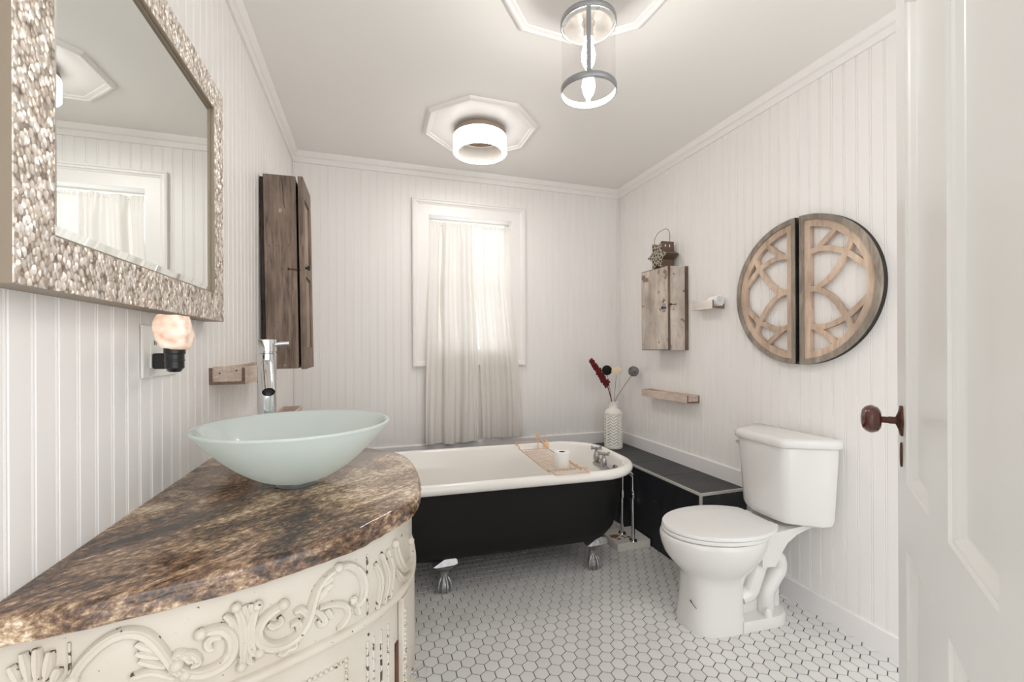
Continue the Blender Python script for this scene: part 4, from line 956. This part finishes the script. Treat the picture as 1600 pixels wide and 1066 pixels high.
for i_, f_ in enumerate(mb.f):
    c_ = sum((Vector(mb.v[j]) for j in f_), Vector())/len(f_); rr_ = sqrt(c_.x**2+c_.y**2)
    if c_.z > 0.1495 or (i_ >= 96*25): mb.m[i_] = 1
mb.build('glass_bowl', [M['frost'], M['frostgloss']], bs, smooth=50)
mb = MB(); mb.lathe([(0.001,0.0235),(0.022,0.0242),(0.024,0.027),(0.018,0.029),(0.001,0.030)], 28); mb.build('drain', M['chrome'], bs)

# basin mixer
FX, FY = -0.2855, 1.415
fa = thing('basin_mixer', 'tall chrome single-lever mixer tap standing behind the glass bowl', 'tap', (FX, FY, CTZ), atan2(-0.97, 0.23))
mb = MB(); mb.lathe([(0.001,0),(0.028,0),(0.028,0.006),(0.0245,0.008),(0.0245,0.318),(0.0225,0.320),(0.0225,0.324),(0.001,0.324)], 40); mb.build('column', M['chrome'], fa)
mb = MB(); mb.lathe([(0.001,0.3245),(0.0245,0.3245),(0.0245,0.357),(0.0235,0.359),(0.001,0.359)], 40); mb.build('lever_cap', M['chrome'], fa)
mb = MB(); mb.tube([(0.006,0.016,0.344),(0.010,0.040,0.347),(0.013,0.056,0.348)], 0.0062, 14); mb.build('lever', M['chrome'], fa)
mb = MB(); n = 20
P_ = [Vector((0.010,0,0.292)), Vector((0.045,0,0.268)), Vector((0.080,0,0.240)), Vector((0.108,0,0.216))]
mb.tube(P_, 0.0155, 24, caps=False); mb.tube(P_, 0.0130, 24, caps=False)
mb.build('spout', M['chrome'], fa)
mb = MB(); d_ = (P_[-1]-P_[-2]).normalized(); q_ = P_[-1]-d_*0.004
mb.tube([q_-d_*0.012, q_], 0.0131, 20); mb.build('aerator', M['blackplastic'], fa)

# ------------------------------------------------------------------ claw-foot bathtub (local x along the tub, y across)
TB = Vector((0.610, 2.319, 0)); TR = radians(-2.7)
tub = thing('clawfoot_bathtub', 'black and white claw-foot bathtub along the back wall under the window', 'bathtub', TB, TR)
def tloop(xl, xr, hw, rr, z, n=15):
    """D-shaped outline: round end on the left, squarer end with corner radius rr on the right."""
    P_ = []
    for i in range(n+1):
        a = -pi/2 + pi/2*i/n; P_.append((xr-rr+rr*cos(a), -hw+rr+rr*sin(a)))
    for i in range(n+1):
        a = pi/2*i/n; P_.append((xr-rr+rr*cos(a), hw-rr+rr*sin(a)))
    rl = min(hw, (xr-xl)/2)
    for i in range(2*n+1):
        a = pi/2 + pi*i/(2*n); P_.append((xl+rl+rl*cos(a), hw*sin(a)))
    return [(x, y, z) for x, y in P_]
RZ = 0.546
mb = MB()
mb.loft([tloop(-0.40,0.42,0.15,0.12,0.150), tloop(-0.50,0.53,0.20,0.15,0.155), tloop(-0.58,0.605,0.246,0.17,0.172), tloop(-0.625,0.652,0.278,0.18,0.200), tloop(-0.655,0.680,0.297,0.19,0.240),
         tloop(-0.69,0.704,0.312,0.20,0.320), tloop(-0.722,0.722,0.322,0.21,0.430), tloop(-0.742,0.738,0.330,0.215,0.540)])
del mb.f[-1], mb.m[-1]; mb.build('outer_shell', M['tubblack'], tub, smooth=60)['label'] = 'matt black outside of the tub'
mb = MB(); loops = [tloop(-0.741,0.737,0.329,0.215,0.528)]
r_ = 0.0255
for k in range(13):
    a = -pi*0.62 + (pi*1.59)*k/12
    o = 0.026 + r_*cos(a)*1.0; z = RZ + r_*sin(a)
    loops.append(tloop(-0.738-o, 0.734+o, 0.326+o, 0.215+o, z))
for xl, xr, hw, rr, z in ((-0.733,0.729,0.320,0.21,0.528),(-0.722,0.720,0.311,0.20,0.500),(-0.700,0.708,0.302,0.195,0.46),(-0.650,0.692,0.290,0.185,0.36),(-0.585,0.665,0.268,0.175,0.26),(-0.53,0.63,0.235,0.16,0.205),(-0.45,0.56,0.18,0.13,0.180),(-0.35,0.45,0.10,0.08,0.172)):
    loops.append(tloop(xl, xr, hw, rr, z))
mb.loft(loops); del mb.f[-2], mb.m[-2]; mb.build('enamel_basin', M['enamel'], tub, smooth=70)['label'] = 'glossy white rolled rim and inside'
mb = MB(); mb.lathe([(0.001,0.1725),(0.026,0.1725),(0.028,0.175),(0.018,0.177),(0.001,0.177)], 24, (0.42,0,0)); mb.build('plug_hole', M['chrome'], tub)
def foot(x, y, sy):
    """sy: -1 = front foot (towards the room)."""
    mb = MB(); n = 24
    def el(cx, cy, rx, ry, z, lift=0.0, tilt=0.0):
        return [(cx+rx*cos(2*pi*i/n), cy+ry*sin(2*pi*i/n), z + tilt*cos(2*pi*i/n) + lift*(-sy)*sin(2*pi*i/n)) for i in range(n)]
    mb.loft([el(0,0.004*sy,0.016,0.016,0.0),el(0,0.004*sy,0.028,0.027,0.008),el(0,0.004*sy,0.033,0.031,0.026),el(0,0.003*sy,0.031,0.029,0.045),el(0,0,0.025,0.024,0.062),el(0,-0.002*sy,0.021,0.020,0.078),
             el(0,0.000*sy,0.0205,0.019,0.098),el(0,0.006*sy,0.023,0.021,0.110),el(0,0.008*sy,0.031,0.027,0.113),el(0,0.010*sy,0.032,0.028,0.118),el(0,0.013*sy,0.036,0.031,0.121),el(0,0.018*sy,0.045,0.037,0.130),
             el(0,0.020*sy,0.047,0.040,0.134),el(0,0.024*sy,0.054,0.046,0.143,0.003,0.002),el(0,0.028*sy,0.061,0.052,0.151,0.006,0.003),el(0,0.028*sy,0.058,0.049,0.154,0.007,0.003),el(0,0.026*sy,0.03,0.02,0.150,0.0)])
    # curled back plate that carries the shell
    pl_ = [(-0.060,0.150),(-0.040,0.160),(-0.010,0.176),(0.020,0.186),(0.042,0.184),(0.056,0.172),(0.058,0.155),(0.0,0.138)]
    mb.loft([[(px, sy*0.066 - sy*(pz-0.138)*0.25, pz) for px, pz in pl_], [(px*0.97, -sy*0.02 - sy*(pz-0.138)*0.2, pz+0.016) for px, pz in pl_]])
    for k, a in enumerate((-0.95, -0.32, 0.32, 0.95)):
        dirv = Vector((sin(a), sy*cos(a), 0)); P_ = [Vector((0,0.002*sy,0.074))+dirv*0.020, Vector((0,0.003*sy,0.056))+dirv*0.031, Vector((0,0.004*sy,0.034))+dirv*0.0365, Vector((0,0.004*sy,0.014))+dirv*0.0345, Vector((0,0.004*sy,0.004))+dirv*0.029]
        mb.tube(catmull(P_, 4), [0.0062]*9+[0.0055]*4+[0.004]*4, 8)
        mb.sphere(P_[1], 0.0078, 8, 6); mb.sphere(P_[2]+dirv*0.001, 0.0072, 8, 6)
    o = mb.build('claw_foot', M['silver'], tub, smooth=60, loc=(x, y, 0)); return o
foot(-0.262, -0.198, -1); foot(0.536, -0.190, -1); foot(-0.262, 0.205, 1); foot(0.536, 0.205, 1)

# taps inside the drain end of the tub
tf = thing('tub_faucet', 'old chrome twin-handle faucet mounted inside the right end of the tub', 'faucet', TB + Vector((0.705*cos(TR)+0.0, 0.705*sin(TR), 0.0)) + Vector((0.010,-0.022,0.474)), TR); tf.scale = (1.28, 1.28, 1.28)
mb = MB(); mb.tube([(-0.026,-0.085,0.012),(-0.026,0.075,0.012)], 0.0135, 16); mb.tube([(-0.026,-0.07,0.012),(0.006,-0.07,0.012)], 0.014, 16); mb.tube([(-0.026,0.055,0.012),(0.006,0.055,0.012)], 0.014, 16)
mb.lathe([(0.001,0),(0.026,0),(0.026,0.005),(0.016,0.008),(0.001,0.008)], 24, (0.004,-0.07,0.012), M=Matrix.Rotation(-pi/2, 4, 'Y')); mb.lathe([(0.001,0),(0.026,0),(0.026,0.005),(0.016,0.008),(0.001,0.008)], 24, (0.004,0.055,0.012), M=Matrix.Rotation(-pi/2, 4, 'Y'))
mb.build('body', M['oldchrome'], tf, smooth=50)
mb = MB(); mb.tube(catmull([(-0.03,-0.085,0.012),(-0.048,-0.088,0.018),(-0.060,-0.088,0.012),(-0.064,-0.088,-0.006),(-0.064,-0.088,-0.020)], 5), 0.0105, 14); mb.build('spout', M['oldchrome'], tf, smooth=50)
for y, dz, rz in ((0.062, 0.008, 0.35), (-0.012, -0.002, 0.2)):
    mb = MB(); mb.lathe([(0.012,0.02),(0.0155,0.03),(0.014,0.045),(0.010,0.056),(0.0075,0.066),(0.0085,0.073),(0.001,0.076)], 18, (-0.026,y,dz)); st_ = mb.build('valve', M['oldchrome'], tf, smooth=50)
    mb = MB(); z = 0.076+dz
    for k in range(4):
        a = rz + k*pi/2; d = Vector((cos(a), sin(a), 0)); c_ = Vector((-0.026, y, z))
        mb.tube([c_, c_+d*0.014, c_+d*0.026+Vector((0,0,0.003)), c_+d*0.032+Vector((0,0,0.002))], [0.0042,0.0034,0.0038,0.0052], 8)
    mb.lathe([(0.006,-0.006),(0.0075,0.0),(0.006,0.006),(0.001,0.008)], 14, (-0.026,y,z)); mb.build('cross_handle', M['oldchrome'], st_, smooth=50)

# supply pipes and the painted block they rise from
bk = MB().box((0,0,0),(0.222,0.205,0.046)).build('wooden_block', M['whiteblock'], bevel=0.002, loc=(1.361,2.216,0.0)); tag(bk, 'white painted wooden block on the floor beneath the tub pipes', 'block')
mb = MB(); rs = random.Random(4)
for k in range(9):
    cx, cy, r0 = 0.075+rs.uniform(-0.05,0.04), 0.085+rs.uniform(-0.03,0.03), rs.uniform(0.006,0.018); pts = []
    for i in range(12): pts.append((cx+r0*1.5*cos(i*pi/6)*rs.uniform(0.6,1.2), cy+r0*sin(i*pi/6)*rs.uniform(0.6,1.2)))
    mb.prism(pts, 0.0458, 0.0464+0.00005*k)
mb.build('rust_stain', simple('rust_stain', S(150,98,66), 0.8, var=0.3, vscale=60), bk, smooth=0)
def pipe(label, x, y, z0, z1, tx, ty, fit):
    t = thing('supply_pipe', label, 'pipe', (x, y, z0), 0, 'chrome tub supply pipes')
    mb = MB(); mb.tube([(0,0,0),(tx*0.5,ty*0.5,(z1-z0)*0.5),(tx,ty,z1-z0-0.03),(tx-0.004,ty,z1-z0-0.014),(tx-0.014,ty,z1-z0-0.004),(tx-0.03,ty,z1-z0),(tx-0.125,ty,z1-z0)], 0.0105, 16); mb.build('tube', M['chrome'], t, smooth=50)
    mb = MB(); mb.lathe([(0.0105,0),(0.024,0),(0.022,0.005),(0.0125,0.008)], 20); mb.build('floor_flange', M['chrome'], t)
    mb = MB(); mb.lathe([(0.0105,fit),(0.0155,fit+0.003),(0.0155,fit+0.028),(0.0125,fit+0.031),(0.0125,fit+0.044),(0.0105,fit+0.046)], 8, (tx*fit/(z1-z0), ty*fit/(z1-z0), 0)); mb.build('union_nut', M['chrome'], t, smooth=20)
    return t
pipe('front chrome supply pipe rising from the block to the tub rim', 1.475, 2.232, 0.046, 0.450, -0.004, 0.0, 0.25)
pipe('rear chrome supply pipe, slightly slanted, between tub end and slate ledge', 1.470, 2.345, 0.046, 0.450, 0.004, -0.004, 0.22)

# ------------------------------------------------------------------ wire bath caddy, paper roll
cdx, cdz = 0.345, RZ+0.0255
cd = thing('bath_caddy', 'rose gold wire caddy tray laid across the white tub rim', 'bath caddy', TB + Vector((cdx*cos(TR), cdx*sin(TR), cdz)), TR)
wdt, L1, L2 = 0.088, 0.372, 0.262
mb = MB(); w_ = 0.0029
for s in (-1, 1):
    mb.tube(catmull([(s*wdt,-L1,w_),(s*wdt,-L2-0.03,w_),(s*wdt,-L2,-0.004),(s*wdt,-L2+0.03,-0.012),(s*wdt,L2-0.03,-0.012),(s*wdt,L2,-0.004),(s*wdt,L2+0.03,w_),(s*wdt,L1,w_)], 6), w_, 8)
    mb.tube([(-wdt,s*L1,w_),(wdt,s*L1,w_)], w_, 8)
    mb.tube([(-wdt,s*(L2-0.03),-0.012),(wdt,s*(L2-0.03),-0.012)], w_*0.8, 8)
mb.build('side_rails', M['rosegold'], cd, smooth=60)
mb = MB(); zb = -0.024; w2 = 0.0013; LB = L2-0.032
for i in range(8):
    x = -wdt+0.012 + (2*wdt-0.024)*i/7; mb.tube([(x,-LB,-0.012),(x,-LB+0.004,zb),(x,LB-0.004,zb),(x,LB,-0.012)], w2, 6)
for j in range(18):
    y = -LB+0.006 + (2*LB-0.012)*j/17; mb.tube([(-wdt,y,-0.012),(-wdt+0.008,y,zb+0.003),(wdt-0.008,y,zb+0.003),(wdt,y,-0.012)], w2, 6)
mb.build('wire_basket', M['rosegold'], cd, smooth=60)
mb = MB(); by = L2-0.045
mb.tube(catmull([(0.025,by,-0.010),(0.022,by+0.02,0.03),(0.02,by+0.035,0.068),(0.028,by+0.04,0.076),(0.036,by+0.034,0.066),(0.06,by+0.005,0.02),(0.082,by-0.02,-0.008)], 5), 0.0032, 8)
mb.tube(catmull([(0.040,by+0.032,0.064),(0.062,by+0.045,0.074),(0.082,by+0.04,0.062),(0.080,by+0.02,0.038),(0.070,by+0.01,0.030)], 5), 0.0020, 8)
mb.loft([[(0.020,by+0.034,0.050),(0.036,by+0.026,0.052),(0.032,by+0.034,0.078),(0.022,by+0.038,0.078)], [(0.020,by+0.037,0.050),(0.036,by+0.029,0.052),(0.032,by+0.037,0.078),(0.022,by+0.041,0.078)]])
mb.loft([[(0.050,by+0.008,-0.004),(0.092,by-0.006,-0.004),(0.090,by+0.006,0.034),(0.068,by+0.014,0.042)], [(0.050,by+0.011,-0.004),(0.092,by-0.003,-0.004),(0.090,by+0.009,0.034),(0.068,by+0.017,0.042)]])
mb.sphere((0.069,by+0.012,0.036), 0.0055, 8, 6)
mb.build('book_stand', M['rosegold'], cd, smooth=50)
mb = MB(); hy = -L2+0.02
mb.tube(catmull([(0.045,hy+0.05,0.030),(0.062,hy+0.01,0.012),(0.084,hy-0.045,0.004),(0.115,hy-0.06,0.006)], 6), 0.0040, 8); mb.sphere((0.072,hy-0.015,0.012), 0.005, 8, 6)
mb.build('glass_holder', M['rosegold'], cd, smooth=60)
tp = thing('paper_roll', 'white toilet paper roll standing upright in the wire caddy', 'toilet paper', (0.966, 2.122, cdz-0.0205))
mb = MB(); mb.lathe([(0.017,0.0),(0.041,0.0),(0.042,0.002),(0.042,0.084),(0.041,0.086),(0.017,0.086),(0.017,0.0)], 40, caps=False); mb.build('paper', M['paper'], tp, smooth=40)
mb = MB(); mb.lathe([(0.0169,0.0005),(0.0169,0.0855),(0.016,0.0855),(0.016,0.0005),(0.0169,0.0005)], 32, caps=False); mb.lathe([(0.0159,0.055),(0.0159,0.053),(0.001,0.053)], 24); mb.build('cardboard_core', M['cardboard'], tp, smooth=40)

# ------------------------------------------------------------------ vase and dried flowers on the ledge
VX, VYv = 1.715, 2.848
vp = [(0.001,0.0),(0.060,0.0),(0.0655,0.004),(0.067,0.012),(0.0675,0.06),(0.0675,0.20),(0.0670,0.258),(0.062,0.272),(0.050,0.284),(0.036,0.292),(0.031,0.300),(0.0305,0.330),(0.034,0.338),(0.035,0.344),(0.031,0.346),(0.027,0.340),(0.026,0.300),(0.04,0.27),(0.05,0.05),(0.001,0.02)]
mb = MB(); n = 120; loops = []; prof = []
for (a, b) in zip(vp, vp[1:]):
    k = max(1, int(math.dist(a, b)/0.0035)) if b[1] > a[1] and b[0] > 0.06 and a[0] > 0.06 else 2
    for i in range(k): prof.append((a[0]+(b[0]-a[0])*i/k, a[1]+(b[1]-a[1])*i/k))
prof.append(vp[-1]); outer_end = 0.262
seen_top = False
for r, z in prof:
    if z > 0.30: seen_top = True
    L_ = []
    for i in range(n):
        a = 2*pi*i/n; rr = r
        if not seen_top and 0.014 < z < outer_end and r > 0.06:
            tri = abs(((a*9/(2*pi)) % 1.0) - 0.5)*2
            v_ = ((z/0.021) + tri*0.9) % 1.0
            rr = r - 0.0062*max(0, sin(pi*v_))**2*sm(0.014,0.03,z)*sm(outer_end,0.245,z)
        L_.append((rr*cos(a), rr*sin(a), z))
    loops.append(L_)
mb.loft(loops); vs_ = mb.build('ceramic_vase', M['vase'], smooth=40, loc=(VX, VYv, LZ+0.0005)); tag(vs_, 'white ceramic bottle vase with zigzag relief on the slate ledge in the corner', 'vase')
top = Vector((VX, VYv, LZ+0.34))
def stem(path, r, m, par): 
    mb = MB(); mb.tube(catmull([Vector(p) for p in path], 6), r, 7); return mb.build('stem', m, par, smooth=60)
f1 = thing('dried_flower', 'dark red dried flower spike leaning left out of the vase', 'dried flower', top, 0, 'dried flowers in the corner vase')
stem([(0.010,0.004,-0.20),(-0.014,0.0,0.0),(-0.030,0.002,0.07),(-0.052,0.004,0.14)], 0.0042, M['stemred'], f1)
mb = MB(); rn = random.Random(5); A0, A1 = Vector((-0.046,0.004,0.125)), Vector((-0.182,0.006,0.318))
for i in range(150):
    t = i/149; c_ = A0.lerp(A1, t); w3 = 0.028*(1-0.45*t)*(0.6+0.4*sm(0,0.1,t)); a = i*2.4
    d = (A1-A0).normalized(); u_ = d.orthogonal().normalized(); v_ = d.cross(u_)
    p = c_ + (u_*cos(a)+v_*sin(a))*w3*rn.uniform(0.45,1.0); mb.sphere(p, rn.uniform(0.006,0.011), 6, 4, sc=(1,1,rn.uniform(0.7,1.3)))
mb.tube([A0, A1], 0.010, 8)
mb.build('flower_head', M['redflower'], f1, smooth=0)
f2 = thing('dried_flower', 'dark mossy green ball flower just behind the cream bloom', 'dried flower', top, 0, 'dried flowers in the corner vase')
stem([(-0.006,0.010,-0.20),(-0.006,0.012,0.0),(-0.016,0.028,0.12),(-0.023,0.046,0.205)], 0.002, M['stemtan'], f2)
mb = MB(); mb.sphere((-0.024,0.048,0.235), 0.033, 18, 12)
for i in range(130):
    z = 1-2*(i+.5)/130; a = i*2.4; r = sqrt(1-z*z); d = Vector((r*cos(a), r*sin(a), z)); mb.sphere(Vector((-0.024,0.048,0.235))+d*0.033, 0.0055, 5, 4)
mb.build('flower_head', M['moss'], f2, smooth=0)
f3 = thing('dried_flower', 'cream ruffled bloom in the middle of the vase', 'dried flower', top, 0, 'dried flowers in the corner vase')
stem([(0.004,-0.012,-0.20),(0.002,-0.012,0.0),(0.006,-0.018,0.11),(0.014,-0.022,0.205)], 0.002, M['stemtan'], f3)
mb = MB(); c0 = Vector((0.016,-0.024,0.232))
for i in range(90):
    z = 1-1.5*(i+.5)/90; a = i*2.4; r = sqrt(max(0,1-z*z)); d = Vector((r*cos(a), r*sin(a), z*0.8)); q = c0+d*0.012; e = c0+d*rn.uniform(0.026,0.036)
    mb.tube([q, (q+e)*0.5, e], [0.003, 0.0045, 0.0058], 6); mb.sphere(e, 0.0056, 6, 4)
mb.sphere(c0, 0.015, 10, 8)
mb.build('flower_head', M['creamflower'], f3, smooth=0)
f4 = thing('dried_flower', 'grey twine ball on a bare stem leaning towards the right wall', 'dried flower', top, 0, 'dried flowers in the corner vase')
stem([(-0.004,0.0,-0.20),(0.012,-0.006,0.0),(0.045,-0.04,0.09),(0.098,-0.09,0.20)], 0.0026, M['stemtan'], f4)
mb = MB(); c0 = Vector((0.110,-0.098,0.232))
for k in range(26):
    n_ = Vector((rn.gauss(0,1), rn.gauss(0,1), rn.gauss(0,1))).normalized(); u_ = n_.orthogonal().normalized(); v_ = n_.cross(u_); off = rn.uniform(-0.45,0.45)
    R_k = 0.037*rn.uniform(0.94,1.0); mb.tube([c0 + n_*R_k*off + (u_*cos(a*pi/10)+v_*sin(a*pi/10))*R_k*sqrt(1-off*off) for a in range(20)], 0.0021, 5, closed=True)
mb.sphere(c0, 0.031, 14, 10, 1)
mb.build('flower_head', [M['twine'], M['twinecore']], f4, smooth=60)

# ------------------------------------------------------------------ toilet (local x out of the wall)
to = thing('toilet', 'white two-piece toilet with closed lid against the right wall', 'toilet', (XR-0.016, 1.508, 0), pi-0.07)
def egg(xb, xf, hw, z, n=56, e=0.46, p=2.0):
    xc = xb+(xf-xb)*e; L_ = []
    for i in range(n):
        a = 2*pi*i/n; c, s = cos(a), sin(a); rx = (xf-xc) if c > 0 else (xc-xb)
        cc = abs(c)**(2/p)*(1 if c >= 0 else -1); ss = abs(s)**(2/p)*(1 if s >= 0 else -1)
        L_.append((xc+rx*cc, hw*ss, z))
    return L_
mb = MB()
mb.loft([egg(0.345,0.607,0.118,0.0,e=.4,p=2.8),egg(0.345,0.607,0.118,0.015,e=.4,p=2.8),egg(0.35,0.600,0.112,0.05,e=.4,p=2.8),egg(0.35,0.595,0.108,0.12,e=.4,p=2.7),egg(0.345,0.593,0.108,0.19,e=.4,p=2.5),
         egg(0.325,0.598,0.115,0.222,e=.42,p=2.3),egg(0.30,0.614,0.128,0.240,e=.45,p=2.1),egg(0.275,0.642,0.150,0.270,e=.47),egg(0.25,0.668,0.170,0.305,e=.47),egg(0.23,0.684,0.182,0.345,e=.47),egg(0.222,0.690,0.186,0.375,e=.47),
         egg(0.222,0.688,0.185,0.388,e=.47),egg(0.228,0.682,0.180,0.394,e=.47)])
side = [(0.30,0.375),(0.30,0.3955),(0.20,0.4015),(0.10,0.412),(0.03,0.424),(0.012,0.424),(0.012,0.405),(0.06,0.398),(0.12,0.380),(0.17,0.350),(0.205,0.305),(0.235,0.255),(0.30,0.26)]
mb.loft([[(x, y*(0.72 if 0 and x < .1 else 1), z) for x, z in side] for y in (-0.112,-0.104,0.104,0.112)])
mb.loft([[(0.36,-0.055,0.0),(0.36,0.055,0.0),(0.36,0.055,0.25),(0.36,-0.055,0.25)],[(0.15,-0.045,0.0),(0.15,0.045,0.0),(0.15,0.045,0.37),(0.15,-0.045,0.37)]])
base = [(0.40,-0.118)]+[(0.24+0.125*cos(a), 0.118*sin(a)) for a in [(-pi/2)-pi*k/16 for k in range(17)]]+[(0.40,0.118)]
mb.loft([[(x, y, 0) for x, y in base],[(x, y, 0.030) for x, y in base],[(0.24+(x-0.24)*0.95, y*0.94, 0.042) for x, y in base]])
for s in (-1, 1):
    P_ = catmull([(0.37,s*0.060,0.120),(0.325,s*0.066,0.140),(0.300,s*0.068,0.200),(0.270,s*0.068,0.262),(0.225,s*0.068,0.292),(0.180,s*0.066,0.268),(0.172,s*0.064,0.220),(0.205,s*0.064,0.175),(0.235,s*0.064,0.13),(0.240,s*0.064,0.07),(0.240,s*0.062,0.03)], 5)
    mb.tube(P_, 0.033, 14)
mb.build('bowl_and_pedestal', M['porcelain'], to, smooth=50, bevel=0.004)
def tank(xb, xf, hwb, hwf, z, ch=0.05):
    return [(xb,-hwb,z),(xb+0.02,-hwb-0.004,z),(xb+0.05,-hwb+0.001,z),(xf-0.028,-hwf-0.022,z),(xf-0.008,-hwf-0.008,z),(xf,-hwf+0.012,z),(xf+0.006,-hwf*0.5,z),(xf+0.008,0,z),
            (xf+0.006,hwf*0.5,z),(xf,hwf-0.012,z),(xf-0.008,hwf+0.008,z),(xf-0.028,hwf+0.022,z),(xb+0.05,hwb-0.001,z),(xb+0.02,hwb+0.004,z),(xb,hwb,z)]
TKx = 0.004
mb = MB(); mb.loft([tank(TKx+0.02,0.165,0.165,0.088,0.424),tank(TKx+0.012,0.185,0.186,0.102,0.432),tank(TKx+0.008,0.196,0.193,0.110,0.46),tank(TKx,0.214,0.207,0.121,0.762)])
mb.build('cistern', M['porcelain'], to, smooth=42, bevel=0.004)
mb = MB(); mb.loft([tank(TKx,0.222,0.215,0.126,0.762),tank(TKx,0.228,0.220,0.130,0.768),tank(TKx,0.228,0.220,0.130,0.790),tank(TKx,0.222,0.215,0.126,0.799),tank(TKx+0.01,0.206,0.20,0.112,0.803)])
mb.build('cistern_lid', M['porcelain'], to, smooth=60)
mb = MB(); mb.loft([egg(0.215,0.676,0.178,0.3955,e=.46),egg(0.210,0.682,0.184,0.399,e=.46),egg(0.210,0.682,0.184,0.408,e=.46),egg(0.215,0.678,0.180,0.4115,e=.46)]); mb.build('seat', M['seat'], to, smooth=40)
mb = MB()
def lidl(s, z):
    L_ = egg(0.21,0.680,0.182,z,e=.46); cx, cy = 0.43, 0
    return [(max(0.213, cx+(x-cx)*s), y*s, z) for x, y, z in L_]
def lidl(s, z):
    L_ = egg(0.17,0.680,0.183,z,e=.48); cx = 0.43
    return [(cx+(max(0.218,x)-cx)*s, y*s, z) for x, y, z in L_]
mb.loft([lidl(0.985,0.4125),lidl(1.0,0.4150),lidl(1.0,0.4245),lidl(0.988,0.4285),lidl(0.94,0.4305),lidl(0.6,0.4315)]); mb.build('lid', M['seat'], to, smooth=40)
for s in (-1, 1):
    mb = MB(); mb.tube([(0.205,s*0.072-0.014,0.414),(0.205,s*0.072+0.014,0.414)], 0.010, 14); mb.box((0.197,s*0.072-0.012,0.396),(0.213,s*0.072+0.012,0.412)); mb.build('hinge', M['seat'], to, smooth=40)
mb = MB(); mb.lathe([(0.011,-0.004),(0.011,0.004),(0.006,0.006),(0.006,0.012)], 16, (0.188,-0.150,0.735), M=Matrix.Rotation(radians(20), 4, 'Z') @ Matrix.Rotation(pi/2, 4, 'Y'))
mb.tube([(0.201,-0.150,0.735),(0.206,-0.140,0.734),(0.212,-0.115,0.730)], 0.0045, 10); mb.build('flush_lever', M['chrome'], to)
for s in (-1, 1):
    mb = MB(); mb.lathe([(0.016,0.0),(0.0155,0.012),(0.012,0.030),(0.007,0.036),(0.001,0.037)], 20, (0.262,s*0.098,0.040)); mb.build('bolt_cap', M['seat'], to)
mb = MB()
mb.tube([(0.5995,0.040,0.128),(0.597,0.050,0.118)], 0.0022, 6); mb.tube([(0.597,0.051,0.117),(0.589,0.068,0.104)], 0.0012, 6)
mb.build('scuff_mark', M['blackplastic'], to, smooth=0)
